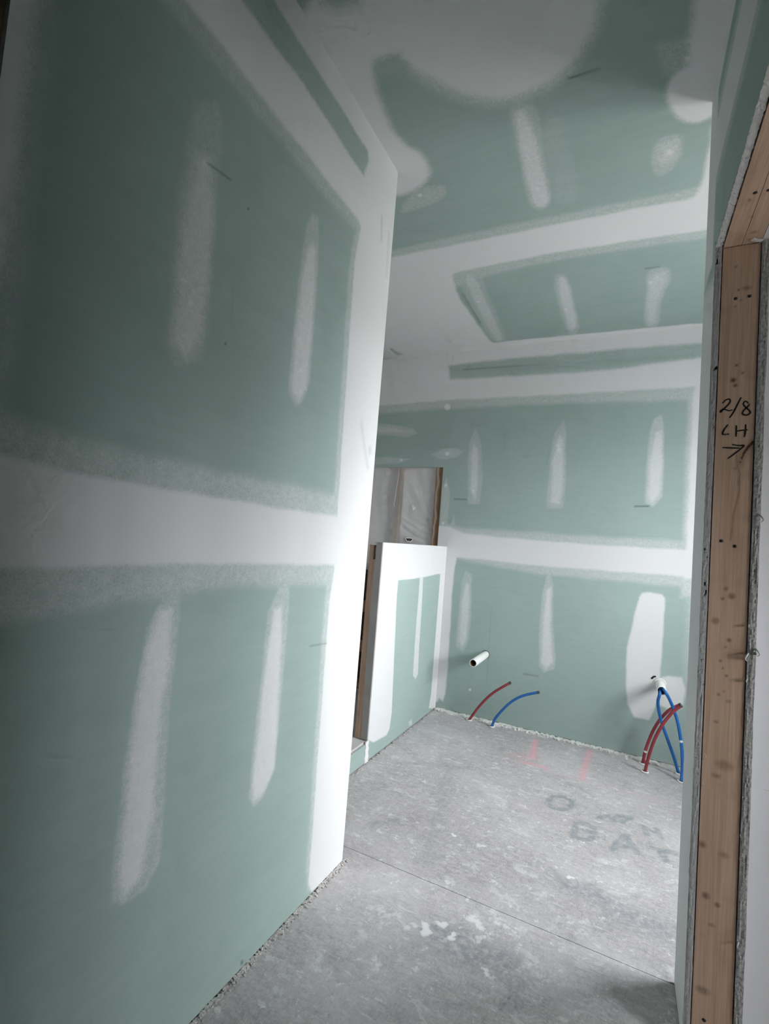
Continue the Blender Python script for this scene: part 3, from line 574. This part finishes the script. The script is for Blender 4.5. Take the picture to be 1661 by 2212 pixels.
# ---------------------------------------------------------------- ceiling
ceil = board('ceiling', [(-1.75, 0.45, 0.9, YB, 0.007), (XE, -1.75, Y0, YB + 0.02, 0.3), (0.45, XW, Y0, YB + 0.02, 0.3), (-1.75, 0.45, Y0, 0.9, 0.1)],
             st3('z', CEIL, -1), 0.1, [M['board_ceil'], M['gypsum']],
             {'mud': lambda u, v: coat(u, v, CEIL_COAT, 0.0014, True), 'mark': lambda u, v: coat(u, v, CEIL_MARKS, 0.0)})
tag(ceil, 'green moisture board ceiling with white compound bands and a big round patch', 'ceiling', 'structure')

# ---------------------------------------------------------------- left wall
wl = board('wall_left', [(0.345, YL, 0.006, CEIL, 0.0045)], st3('x', XL, 1), 0.014, [M['board_wall'], M['gypsum']],
           {'mud': lambda u, v: coat(u, v, LEFT), 'mark': lambda u, v: coat(u, v, LEFT_MARKS, 0.0)})
tag(wl, 'tall green drywall beside the camera with white taped joints and screw streaks', 'wall', 'structure')
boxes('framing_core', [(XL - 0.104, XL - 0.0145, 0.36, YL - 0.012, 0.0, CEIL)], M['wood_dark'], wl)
box('back_board', (XL - 0.118, XL - 0.1045, 0.345, YL - 0.012, 0.0, CEIL), M['paper'], wl)
box('end_board', (XL - 0.118, XL - 0.0145, YL - 0.0115, YL, 0.0, CEIL), M['paper'], wl)
box('end_stud', (XL - 0.104, XL - 0.017, 0.322, 0.3595, 0.0, CEIL), M['wood'], wl)

# wall closing the shower behind the long left wall
ws = box('wall_shower', (XE, XL - 0.1185, YL - 0.12, YL - 0.001, 0.0, CEIL), M['paper'])
tag(ws, 'plain board wall closing the shower behind the long green wall', 'wall', 'structure')

# ---------------------------------------------------------------- back wall
HX, HZ = -1.300, 1.826          # edge of the cut-out over the shower
wb = board('wall_back', [(HX, 0.62, 0.010, CEIL, 0.0065), (-2.0, HX, HZ, CEIL, 0.0065), (XE, -2.0, HZ, CEIL, 0.1), (0.62, XW, 0.010, CEIL, 0.1)],
           st3('y', YB, -1), 0.013, [M['board_wall'], M['gypsum']],
           {'mud': lambda u, v: coat(u, v, BACK), 'mark': lambda u, v: coat(u, v, BACK_MARKS, 0.0)})
tag(wb, 'green back wall with white joint bands above the water tubes', 'wall', 'structure')
wo = box('wall_outer', (XE - 0.2, XW + 0.3, YB + 0.155, YB + 0.2, -0.02, CEIL + 0.1), M['sheath'])
tag(wo, 'dark outer sheathing seen between studs in the shower', 'wall', 'structure')

# ---------------------------------------------------------------- right wall with its doorway
YD0 = YJ - 0.864
wr = board('wall_right', [(YJ, YR, 0.004, ZHD + 0.004, 0.008), (YD0, YR, ZHD + 0.004, CEIL, 0.008), (Y0, YD0, 0.004, CEIL, 0.05)],
           st3('x', XR, -1), 0.0155, [M['board_wall'], M['gypsum']], {'mud': lambda u, v: coat(u, v, RIGHT_COAT), 'mark': zero})
tag(wr, 'narrow green board wall around the rough doorway, white bead at its far corner', 'wall', 'structure')
boxes('framing_core', [(0.204, 0.288, YJ + 0.045, 1.64, 0, CEIL), (0.204, 0.288, YD0, YJ + 0.0385, ZHD + 0.25, CEIL), (0.204, 0.288, Y0, YD0 - 0.04, 0, CEIL)], M['wood_dark'], wr)
boxes('hall_board', [(0.2895, XH, YJ + 0.002, 1.6395, 0.0, CEIL), (0.2895, XH, YD0 + 0.001, YJ, ZHD + 0.004, CEIL), (0.2895, XH, Y0, YD0, 0.0, CEIL)], M['white_paint'], wr)

def ragged(name, x0, x1, z0, z1, y, mat, parent, dep=0.0025, n=420, seed=1):
    r = np.random.default_rng(seed)
    k = 6
    zz = np.linspace(z0, z1, n)
    def wav(sc):
        s = np.interp(zz, np.linspace(z0, z1, int((z1 - z0) / sc)), r.standard_normal(int((z1 - z0) / sc)))
        return s
    e0 = x0 + 0.0003 * wav(0.012) + 0.0004 * wav(0.07)
    e1 = x1 + 0.0003 * wav(0.012) + 0.0006 * wav(0.08)
    V = []
    for j in range(k):
        t = j / (k - 1)
        dd = dep * (0.45 + 0.3 * wav(0.006) + 0.35 * wav(0.03)) * (1 if 0 < j < k - 1 else 0.3)
        V.append(np.stack([e0 + (e1 - e0) * t, y - np.clip(dd, 0, None), zz], 1))
    for xx in (e0, e1):
        V.append(np.stack([xx, np.full(n, y + 0.004), zz], 1))
    V = np.concatenate(V)
    order = [k, 0, 1, 2, 3, 4, 5, k + 1]
    Q = []
    for a, b in zip(order[:-1], order[1:]):
        i = np.arange(n - 1)
        Q.append(np.stack([a * n + i, b * n + i, b * n + i + 1, a * n + i + 1], 1))
    return link(name, raw_mesh(name, V, np.concatenate(Q)), mat, parent)
ragged('cut_edge', XR, XR + 0.0150, 0.0, ZHD + 0.02, YJ, M['gypsum'], wr, 0.0010, 420, 3)
ragged('cut_edge', 0.2895, XH + 0.0005, 0.0, ZHD + 0.0, YJ, M['gypsum_edge'], wr, 0.0018, 620, 5)
hv, hq = [], []
def ragged_y(name, x0, x1, y0, y1, z, mat, parent, n=160, seed=1):
    r = np.random.default_rng(seed)
    yy = np.linspace(y0, y1, n)
    V = []
    for j in range(5):
        t = j / 4
        V.append(np.stack([x0 + (x1 - x0) * t + 0.0008 * r.standard_normal(n), yy, z - 0.0012 * np.abs(r.standard_normal(n))], 1))
    V = np.concatenate(V)
    i = np.arange(n - 1)
    Q = np.concatenate([np.stack([j * n + i, j * n + i + 1, (j + 1) * n + i + 1, (j + 1) * n + i], 1) for j in range(4)])
    return link(name, raw_mesh(name, V, Q), mat, parent)
ragged_y('cut_edge', XR, XR + 0.0155, YD0, YJ, ZHD + 0.0038, M['grey_paper'], wr, 160, 9)
# torn paper curls on the hall edge of the board
for k, (x, z, s, dx) in enumerate([(0.2905, 1.003, 0.013, -1), (0.306, 1.018, 0.012, 1), (0.2925, 0.30, 0.008, -1), (0.2905, 0.945, 0.006, -1), (0.2905, 1.085, 0.005, -1), (0.304, 1.36, 0.012, 1), (0.2905, 0.655, 0.004, -1)]):
    pth = [(x, YJ - 0.001, z + s), (x + dx * s * 0.3, YJ - 0.004 - s * 0.3, z + s * 0.6), (x + dx * s * 0.55, YJ - 0.004 - s * 0.5, z), (x + dx * s * 0.2, YJ - 0.003 - s * 0.2, z - s * 0.5)]
    rad = np.linspace(1.0, 0.3, 19) * s * 0.22
    link('torn_paper', tube_mesh('torn_paper', pth, rad, 6, True, 6), M['grey_paper'], wr)
    if k < 2 or k in (3, 4):
        box('torn_flake', (x - 0.003 if dx < 0 else x - 0.001, x + 0.001, YJ - 0.007, YJ, z - s * 0.3, z + s * 0.3), M['gypsum'], wr)

# ---------------------------------------------------------------- walls out of the picture that close the rooms
wf = box('wall_front', (XH - 0.017, XW, 1.64, YR - 0.0005, 0.0, CEIL), M['white_paint'])
tag(wf, 'white wall beyond the doorway at the picture edge', 'wall', 'structure')
smudge = box('scuff_mark', (0.352, 0.372, 1.6394, 1.6399, 0.654, 0.657), M['grey_paper'], wf)
wbk = box('wall_behind', (XE, XW, Y0 - 0.1, Y0, 0.0, CEIL), M['white_paint'])
tag(wbk, 'white wall behind the camera', 'wall', 'structure')
we = box('wall_side', (XE - 0.1, XE, Y0, YB + 0.15, 0.0, CEIL), M['paper'])
tag(we, 'outer wall of the shower and side room', 'wall', 'structure')
def wall_with_window(name, win, ya, yb):
    x, y0, y1, z0, z1 = win
    return boxes(name, [(x, x + 0.12, ya, y0, 0.0, CEIL), (x, x + 0.12, y1, yb, 0.0, CEIL), (x, x + 0.12, y0, y1, 0.0, z0), (x, x + 0.12, y0, y1, z1, CEIL)], M['paper'])
tag(wall_with_window('wall_window', BAY_WIN, 1.766, YB - 0.001), 'wall around the window that lights the water tubes', 'wall', 'structure')
tag(wall_with_window('wall_hall', HALL_WIN, Y0, 1.639), 'hall wall around the window beyond the doorway', 'wall', 'structure')
for k, (x, y0, y1, z0, z1) in enumerate([BAY_WIN, HALL_WIN]):
    t = 0.05
    wi = boxes('window_%d' % (k + 1), [(x + 0.02, x + 0.10, y0, y0 + t, z0, z1), (x + 0.02, x + 0.10, y1 - t, y1, z0, z1), (x + 0.02, x + 0.10, y0, y1, z0, z0 + t),
                               (x + 0.02, x + 0.10, y0, y1, z1 - t, z1), (x + 0.04, x + 0.08, (y0 + y1) / 2 - 0.02, (y0 + y1) / 2 + 0.02, z0, z1)], M['pvc'])
    tag(wi, ['white window frame lighting the bay', 'white window frame lighting the hall'][k], 'window', 'structure')

# ---------------------------------------------------------------- door stud and header
def spot_attr(items):
    def f(u, v):
        c = np.zeros_like(u)
        for (x, z, r, val) in items:
            a = 1.6 if val < 0.6 else 1.0
            c = np.maximum(c, val * sstep(r * 1.7, r * 0.3, np.hypot((u - x) / a, v - z)))
        return c
    return f
def stud_marks(u, v):
    c = spot_attr(KNOTS)(u, v)
    w = 0.0045 * sstep(0, 0.05, v - (CRACK[-1][1] - 0.004)) + 0.0008
    d = line_d(u, v, CRACK)
    c = np.maximum(c, 1.3 * sstep(w, w * 0.3, d))
    c = np.maximum(c, 0.35 * sstep(0.02, 0.0, d))
    for s in GRAINSPLIT:
        c = np.maximum(c, 0.45 * sstep(0.0035, 0.0005, line_d(u, v, s)))
    return c
stud = board('door_stud', [(XS0, XS1, 0.0, ZHD - 0.0025, 0.003)], st3('y', YJ + 0.003, -1), 0.038, [M['wood'], M['wood']], {'mark': stud_marks})
tag(stud, 'pale spruce door jamb stud with black marker writing', 'stud')
def hand_strokes(name, strokes, w, y, parent):
    parts = []
    for s in strokes:
        P = np.array(s)
        if len(P) > 2:
            E = np.vstack([2 * P[0] - P[1], P, 2 * P[-1] - P[-2]])
            out = []
            for i in range(1, len(E) - 2):
                for k in range(6):
                    t = k / 6
                    p0, p1, p2, p3 = E[i - 1], E[i], E[i + 1], E[i + 2]
                    out.append(0.5 * (2 * p1 + (p2 - p0) * t + (2 * p0 - 5 * p1 + 4 * p2 - p3) * t * t + (3 * p1 - p0 - 3 * p2 + p3) * t ** 3))
            out.append(P[-1])
            P = np.array(out)
        T = np.gradient(P, axis=0)
        T /= np.linalg.norm(T, axis=1)[:, None] + 1e-9
        N = np.stack([-T[:, 1], T[:, 0]], 1)
        ww = w * (0.8 + 0.3 * np.sin(np.linspace(0, 3.1, len(P))))[:, None]
        a, b = P + N * ww / 2, P - N * ww / 2
        n = len(P)
        V = np.zeros((2 * n, 3))
        V[:n, 0], V[:n, 2] = a[:, 0], a[:, 1]
        V[n:, 0], V[n:, 2] = b[:, 0], b[:, 1]
        V[:, 1] = y - 0.00002 * len(parts)
        i = np.arange(n - 1)
        parts.append((V, np.stack([i, i + 1, n + i + 1, n + i], 1)))
    V, Q = join(parts)
    return link(name, raw_mesh(name, V, Q), M['ink'], parent)
wr_ = hand_strokes('marker_writing', WRITING, 0.0038, YJ + 0.0026, stud)
wr_['label'] = 'black handwriting 2/8 LH and an arrow'
def nail(x, y, z, axis, parent, r=0.0042):
    d = (0, -0.0012, 0) if axis == 'y' else (0, 0, -0.0012)
    link('nail_head', tube_mesh('nail_head', [(x, y, z), (x + d[0], y + d[1], z + d[2])], r, 9, True, 1), M['hole'], parent)
for (x, z) in NAILS:
    nail(x, YJ + 0.0032, z, 'y', stud)
HK = [(0.225, 1.36, 0.004, 0.7), (0.262, 1.50, 0.005, 0.5), (0.243, 1.43, 0.003, 0.5)]
hd = empty('door_header', (0.2445, YJ - 0.4, ZHD))
tag(hd, 'doubled spruce header over the doorway', 'header')
for x0, x1 in ((XS0, 0.2440), (0.2452, XS1)):
    board('header_ply', [(x0, x1, YD0, YJ + 0.038, 0.006)], st3('z', ZHD, -1), 0.235, [M['wood_y'], M['wood_y']], {'mark': spot_attr(HK)}, hd)
nail(0.232, 1.335, ZHD, 'z', hd, 0.0045)
nail(0.2575, 1.335, ZHD, 'z', hd, 0.0045)
ps_m = tube_mesh('plaster_smear', [(0.262, YJ - 0.020, 0), (0.272, YJ - 0.010, 0), (0.287, YJ - 0.003, 0)], 0.004 + 0.004 * np.abs(np.sin(np.arange(13) * 1.9)), 8, True, 6)
for vtx in ps_m.vertices:
    vtx.co.z = ZHD - 0.0015 + vtx.co.z * 0.4
link('plaster_smear', ps_m, M['grey_paper'], hd)

for (x, z, s) in ((0.2050, 0.735, 0.010), (0.2045, 0.665, 0.006), (0.2865, 0.56, 0.005)):
    link('wood_shaving', tube_mesh('wood_shaving', [(x, YJ + 0.003, z - s), (x + 0.3 * s, YJ - 0.002, z - s * 0.3), (x + 0.35 * s, YJ - 0.003, z + s * 0.4), (x, YJ - 0.001, z + s)], 0.0007, 6, True, 6), M['shaving'], stud)

# ---------------------------------------------------------------- half wall and shower curb
hw = empty('wall_half', (XP, (YP + YB) / 2, 0.0))
tag(hw, 'half-height wall of green board with white corner bead before the shower', 'wall', 'structure')
CURB_Z = 0.118
board('side_board', [(YP, YB, 0.008, ZP, 0.005)], st3('x', XP, 1), 0.013, [M['board_wall'], M['gypsum']], {'mud': lambda u, v: coat(u, v, PONY, 0.001), 'mark': zero}, hw)
def ragged_panel(name, x0, x1, z0, z1, y0, y1, mat, parent, seed):
    r = np.random.default_rng(seed)
    n = 90
    zz = np.linspace(z0, z1, n)
    def wav(c):
        return np.interp(zz, np.linspace(z0, z1, c), r.standard_normal(c))
    e = x0 + 0.0018 * wav(40) + 0.003 * wav(9)
    V = np.concatenate([np.stack([e, np.full(n, y0), zz], 1), np.stack([np.full(n, x1), np.full(n, y0), zz], 1),
                        np.stack([e, np.full(n, y1), zz], 1), np.stack([np.full(n, x1), np.full(n, y1), zz], 1)])
    i = np.arange(n - 1)
    Q = np.concatenate([np.stack([a * n + i, b * n + i, b * n + i + 1, a * n + i + 1], 1) for a, b in ((0, 1), (1, 3), (3, 2), (2, 0))])
    Q = np.vstack([Q, [(0, 2 * n, 3 * n, n), (n - 1, 2 * n - 1, 4 * n - 1, 3 * n - 1)]])
    return link(name, raw_mesh(name, V, Q), mat, parent)
ragged_panel('end_board', XP - 0.042, XP, CURB_Z + 0.006, ZP, YP - 0.012, YP - 0.0005, M['end_paper_shaded'], hw, 4)
boxes('end_post', [(XP - 0.085, XP - 0.0135, YP, YP + 0.038, CURB_Z, ZP - 0.10), (XP - 0.085, XP - 0.0585, YP, YP + 0.038, ZP - 0.10, ZP - 0.018)], M['wood'], hw)
for yy in (2.85, 3.25):
    box('post', (XP - 0.085, XP - 0.0135, yy, yy + 0.038, CURB_Z, ZP - 0.04), M['wood_dark'], hw)
box('top_board', (XP - 0.058, XP - 0.0005, YP, YB - 0.001, ZP - 0.013, ZP), M['paper'], hw)
box('inner_board', (XP - 0.05, XP - 0.0135, YP + 0.04, YB - 0.002, CURB_Z, ZP - 0.0135), M['grey_paper'], hw)

cb = empty('shower_curb', (XP - 0.05, 2.05, 0.0))
tag(cb, 'low shower curb running from the half wall behind the long wall', 'curb', 'structure')
board('curb_face', [(YL + 0.002, YP - 0.022, 0.006, CURB_Z - 0.012, 0.02)], st3('x', XP, 1), 0.012, [M['board_wall'], M['gypsum']], {'mud': zero, 'mark': zero}, cb)
box('curb_core', (XP - 0.10, XP - 0.0125, YL + 0.002, YP - 0.001, 0.0, CURB_Z), M['grey_paper'], cb)
box('curb_post', (XP - 0.10, XP - 0.0865, YP + 0.04, YB - 0.002, 0.0, CURB_Z), M['wood_dark'], cb)
V, Q = box_arrays(0, 1, 0, 1, 0, 1)
tp = np.array([(XP + 0.0005, YP - 0.020), (XP + 0.002, YP + 0.003)])
nz = 9
zz = np.linspace(0.004, CURB_Z + 0.002, nz)
jit = 0.004 * np.sin(np.arange(nz) * 2.3) + 0.002
Vt = np.concatenate([np.stack([np.full(nz, XP + 0.003), YP - 0.028 + jit, zz], 1), np.stack([np.full(nz, XP + 0.003), YP + 0.006 - jit + 0.012 * (0.12 - zz) / 0.12, zz], 1),
                     np.stack([np.full(nz, XP - 0.004), YP - 0.028 + jit, zz], 1), np.stack([np.full(nz, XP - 0.004), YP + 0.006 - jit + 0.012 * (0.12 - zz) / 0.12, zz], 1)])
i = np.arange(nz - 1)
Qt = np.concatenate([np.stack([a * nz + i, b * nz + i, b * nz + i + 1, a * nz + i + 1], 1) for a, b in ((0, 1), (1, 3), (3, 2), (2, 0))])
Qt = np.vstack([Qt, [(0, 2 * nz, 3 * nz, nz), (nz - 1, 2 * nz - 1, 4 * nz - 1, 3 * nz - 1)]])
link('corner_tape', raw_mesh('corner_tape', Vt, Qt), M['white_bit'], cb)

# ---------------------------------------------------------------- shower framing, insulation and poly sheet over the cut-out
YF = YB + 0.0135
STUDS = [(HX - 0.060, HX + 0.012, 'bare brown wall stud at the edge of the plastic sheet'), (-1.697, -1.659, 'wall stud showing through the middle of the plastic sheet'), (-2.10, -2.062, 'wall stud hidden at the far end of the shower')]
for x0, x1, lab in STUDS[:2]:
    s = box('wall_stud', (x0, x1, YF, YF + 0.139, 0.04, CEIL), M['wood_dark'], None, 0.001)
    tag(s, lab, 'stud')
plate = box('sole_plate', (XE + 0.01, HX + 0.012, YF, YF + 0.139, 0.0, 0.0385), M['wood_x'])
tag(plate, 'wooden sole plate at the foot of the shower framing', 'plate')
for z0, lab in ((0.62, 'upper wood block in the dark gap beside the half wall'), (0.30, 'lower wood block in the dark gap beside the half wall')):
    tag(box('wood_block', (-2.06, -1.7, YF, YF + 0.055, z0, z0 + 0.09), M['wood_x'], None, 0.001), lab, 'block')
for x0, x1 in ((-1.655, HX - 0.062), (XE + 0.01, -1.70)):
    b = box('insulation_batt', (x0, x1, YF + 0.03, YF + 0.135, 1.0, HZ + 0.2), M['batt'], None, 0.01)
    tag(b, 'grey insulation batt behind the %s half of the plastic sheet' % ('narrow' if x0 > -1.66 else 'wide'), 'insulation')

def poly_sheet():
    x0, x1, z0, z1 = XE + 0.02, HX - 0.024, 0.97, HZ + 0.05
    nx, nz = 240, 170
    X, Z = np.meshgrid(np.linspace(x0, x1, nx), np.linspace(z0, z1, nz))
    edge = X > x1 - 0.06
    Xw = X - np.where(edge, (X - (x1 - 0.06)) / 0.06 * (0.010 + 0.006 * np.sin(Z * 21) + 0.004 * np.sin(Z * 47)), 0)
    sx = np.minimum(np.abs(X + 1.678), np.minimum(np.abs(X - HX + 0.01), np.abs(X + 2.08)))
    belly = sstep(0.012, 0.11, sx)
    dep = 0.020 * belly
    # creases fanning from the staples down to the lower corner
    u, v = X + 1.60, Z - 1.80
    ang = np.arctan2(Z - 1.16, X + 1.20)                 # fans out of the lower corner by the bare stud
    rad = np.hypot(Z - 1.16, X + 1.20)
    ph = ang * 19 + 1.6 * np.sin(ang * 11 + 1) + 1.1 * np.sin(rad * 13)
    fan = np.sign(np.sin(ph)) * np.abs(np.sin(ph)) ** 1.5 * sstep(0.08, 0.3, rad) * (0.6 + 0.4 * np.sin(rad * 17 + ang * 5))
    fan2 = np.sin((u * 0.55 + (Z - 1.25) * 1.35) * 80 + 2.0 * np.sin(u * 11)) * np.exp(-((Z - 1.36) / 0.06) ** 2)
    soft = np.sin(X * 31 + 2 * np.sin(Z * 6)) + 0.6 * np.sin(X * 67 + Z * 13)
    dep += belly * (0.0055 * fan * (X > -1.66) + 0.0030 * fan2 * (X > -1.66) + 0.0012 * soft)
    dep -= 0.0012
    Y = YF - 0.0012 + dep
    V = np.stack([Xw.ravel(), Y.ravel(), Z.ravel()], 1)
    i = np.arange(nx * nz).reshape(nz, nx)
    Q = np.stack([i[:-1, :-1].ravel(), i[:-1, 1:].ravel(), i[1:, 1:].ravel(), i[1:, :-1].ravel()], 1)
    return link('plastic_sheet', raw_mesh('plastic_sheet', V, Q, smooth=True), M['poly'])
ps = poly_sheet()
tag(ps, 'crinkled translucent plastic vapour sheet over insulation above the half wall', 'plastic sheet')
link('twisted_fold', tube_mesh('twisted_fold', [(-1.688, YF - 0.003, 1.86), (-1.684, YF - 0.004, 1.76), (-1.692, YF - 0.004, 1.66), (-1.697, YF - 0.004, 1.58), (-1.705, YF - 0.003, 1.52), (-1.695, YF - 0.003, 1.50)], 0.004, 7, True, 6), M['poly'], ps)
def tear(cx, cz, r, lips):
    a = np.linspace(0, 2 * np.pi, 13)[:-1]
    pth = [(cx + r * math.cos(k) * (1.3 + 0.3 * math.sin(3 * k)), YF + 0.010, cz + r * math.sin(k) * (0.8 + 0.2 * math.cos(2 * k))) for k in a]
    link('tear_lip', tube_mesh('tear_lip', pth + [pth[0]], lips, 6, True, 3), M['white_bit'], ps)
    V = np.array([(cx, YF + 0.012, cz)] + pth)
    V[:, 1] = YF + 0.009
    Q = np.array([(0, 1 + k, 1 + (k + 1) % 12, 1 + (k + 1) % 12) for k in range(12)])
    link('tear_hole', raw_mesh('tear_hole', V, Q), M['sheath'], ps)
tear(-1.552, 1.243, 0.022, 0.004)
link('tear_lip', tube_mesh('tear_lip', [(-1.540, YF + 0.006, 1.515), (-1.532, YF + 0.004, 1.485), (-1.518, YF + 0.005, 1.508)], 0.003, 6, True, 5), M['white_bit'], ps)

# ---------------------------------------------------------------- drain pipe stubs
def pipe_stub(label, x, z, tip_y, r, flange=None):
    e = empty('drain_pipe', (x, YB, z))
    n = 28
    a = np.linspace(0, 2 * np.pi, n, endpoint=False)
    prof = [(YB + 0.02, r), (tip_y + 0.001, r), (tip_y, r - 0.0006), (tip_y, r - 0.0045), (tip_y + 0.10, r - 0.0045)]
    V = np.concatenate([np.stack([x + rr * np.cos(a), np.full(n, yy), z + rr * np.sin(a)], 1) for yy, rr in prof[:4]])
    i = np.arange(4 * n).reshape(4, n)
    j = np.roll(i, -1, 1)
    Q = np.stack([i[:-1].ravel(), j[:-1].ravel(), j[1:].ravel(), i[1:].ravel()], 1)
    o = link('pipe_wall', raw_mesh('pipe_wall', V, Q), M['pvc'], e)
    for pgn in o.data.polygons:
        pgn.use_smooth = True
    V = np.concatenate([np.stack([x + (r - 0.0046) * np.cos(a), np.full(n, yy), z + (r - 0.0046) * np.sin(a)], 1) for yy in (tip_y + 0.002, tip_y + 0.11)] + [np.array([[x, tip_y + 0.11, z]])])
    Q = [(k, (k + 1) % n, n + (k + 1) % n, n + k) for k in range(n)] + [(n + k, n + (k + 1) % n, 2 * n, 2 * n) for k in range(n)]
    link('pipe_bore', raw_mesh('pipe_bore', V, np.array(Q)), M['pvc_in'], e)
    if flange:
        link('plaster_ring', tube_mesh('plaster_ring', [(x + (r + 0.004) * math.cos(t), YB - 0.002, z + (r + 0.004) * math.sin(t)) for t in np.linspace(0, 2 * np.pi, 25)], 0.004 + 0.0025 * np.abs(np.sin(np.arange(49) * 1.7)), 7, False, 2), M['white_bit'], e)
    else:
        link('hole_gap', tube_mesh('hole_gap', [(x + (r + 0.0015) * math.cos(t), YB - 0.0002, z + (r + 0.0015) * math.sin(t)) for t in np.linspace(0, 2 * np.pi, 25)], 0.0022, 6, False, 1), M['hole'], e)
    tag(e, label, 'pipe')
    return e
pipe_stub('long white plastic drain stub poking from the green wall above the bent tubes', -0.871, 0.461, 3.19, 0.0255)
p2 = pipe_stub('short white drain stub in fresh plaster with blue tubes tucked in', 0.223, 0.476, 3.335, 0.0255, True)
link('dark_gap', tube_mesh('dark_gap', [(0.178, YB - 0.001, 0.498), (0.188, YB - 0.002, 0.512), (0.200, YB - 0.001, 0.516)], 0.005, 7, True, 4), M['hole'], p2)

# ---------------------------------------------------------------- water tubes
def water_tube(label, path, mat, group, tip=True, putty=None, spot_at=None):
    b = path[0]
    e = empty('water_tube', b)
    path = [(b[0], b[1], 0.0)] + list(path[1:])
    link('tube', tube_mesh('tube', path, 0.0088, 12, True, 7), mat, e)
    if tip:
        P, Qp = np.array(path[-1]), np.array(path[-2])
        d = (P - Qp) / np.linalg.norm(P - Qp)
        link('tube_end', tube_mesh('tube_end', [P - d * 0.001, P + d * 0.012], 0.0092, 10, True, 1), M['crimp'], e)
    a = np.linspace(0, 2 * np.pi, 15)
    link('floor_collar', tube_mesh('floor_collar', [(b[0] + 0.017 * math.cos(t), b[1] + 0.017 * math.sin(t), 0.004) for t in a], 0.004 + 0.0015 * np.abs(np.sin(np.arange(29) * 2.1)), 6, False, 2), M['white_bit'], e)
    if spot_at is not None:
        q = np.array(path[spot_at[0]]) * (1 - spot_at[1]) + np.array(path[spot_at[0] + 1]) * spot_at[1]
        d = np.array(path[spot_at[0] + 1]) - np.array(path[spot_at[0]])
        d /= np.linalg.norm(d)
        link('plaster_drip', tube_mesh('plaster_drip', [q - d * 0.008, q, q + d * 0.004], np.array([0.009, 0.0102, 0.0098, 0.0096, 0.0090][:5]), 9, True, 2), M['white_bit'], e)
    tag(e, label, 'tube', None, group)
    return e
G = 'water tubes rising from the floor'
water_tube('single red tube leaning under the long drain stub', [(-0.94, 3.438, 0.0), (-0.911, 3.432, 0.05), (-0.871, 3.425, 0.116), (-0.824, 3.419, 0.179), (-0.777, 3.413, 0.232), (-0.724, 3.406, 0.279), (-0.669, 3.4, 0.323)], M['red'], G)
water_tube('single blue tube arching next to the lone red tube', [(-0.774, 3.423, 0.0), (-0.751, 3.416, 0.064), (-0.706, 3.409, 0.132), (-0.655, 3.402, 0.195), (-0.601, 3.394, 0.243), (-0.541, 3.387, 0.279), (-0.479, 3.38, 0.306)], M['blue'], G)
water_tube('blue tube bowing to the left before entering the plastered drain stub', [(0.334, 3.413, 0.0), (0.303, 3.399, 0.097), (0.263, 3.385, 0.203), (0.232, 3.372, 0.286), (0.212, 3.356, 0.366), (0.207, 3.337, 0.412), (0.212, 3.320, 0.453), (0.216, 3.345, 0.469), (0.216, 3.385, 0.470)], M['blue'], G, False)
water_tube('blue tube nearest the doorway edge, bowing outward into the plastered drain stub', [(0.337, 3.298, 0.0), (0.341, 3.325, 0.093), (0.334, 3.345, 0.188), (0.315, 3.36, 0.296), (0.29, 3.362, 0.376), (0.266, 3.345, 0.430), (0.246, 3.322, 0.468), (0.232, 3.342, 0.483), (0.230, 3.385, 0.483)], M['blue'], G, False, None, (2, 0.2))
water_tube('red tube of the paired reds, standing closer to the back wall', [(0.148, 3.432, 0.0), (0.157, 3.427, 0.073), (0.175, 3.421, 0.153), (0.201, 3.416, 0.233), (0.236, 3.411, 0.305), (0.277, 3.405, 0.362), (0.32, 3.4, 0.397)], M['red'], G, True, None, (1, 0.1))
water_tube('red tube of the paired reds, standing in front of its twin', [(0.156, 3.31, 0.0), (0.169, 3.3, 0.086), (0.192, 3.29, 0.19), (0.225, 3.285, 0.284), (0.263, 3.28, 0.357), (0.289, 3.278, 0.395), (0.313, 3.276, 0.421)], M['red'], G)

# ---------------------------------------------------------------- plaster crumbs along the wall feet
n = 900
y = rng.uniform(0.75, YL + 0.02, n)
d = np.abs(rng.normal(0, 0.008, n)) + 0.001
crumbs('plaster_crumbs', np.stack([XL + d, y, np.zeros(n)], 1), rng.uniform(0.0012, 0.0042, n) * (1 - np.clip(d * 15, 0, 0.5)), M['gypsum_white'], 'crumbled plaster along the foot of the long green wall', 'crumbs')
n = 900
x = XP + 0.012 + (1.45 * rng.random(n) ** 1.5)
d = np.abs(rng.normal(0, 0.016, n)) + 0.003
crumbs('plaster_crumbs', np.stack([x, YB - d, np.zeros(n)], 1), rng.uniform(0.002, 0.008, n), M['white_bit'], 'white plaster lumps along the foot of the back wall', 'crumbs')
n = 160
y = rng.uniform(YP - 0.5, YB - 0.05, n)
d = np.abs(rng.normal(0, 0.008, n)) + 0.002
crumbs('plaster_crumbs', np.stack([XP + d, y, np.zeros(n)], 1), rng.uniform(0.001, 0.004, n), M['gypsum_white'], 'fine plaster grit along the foot of the half wall', 'crumbs')
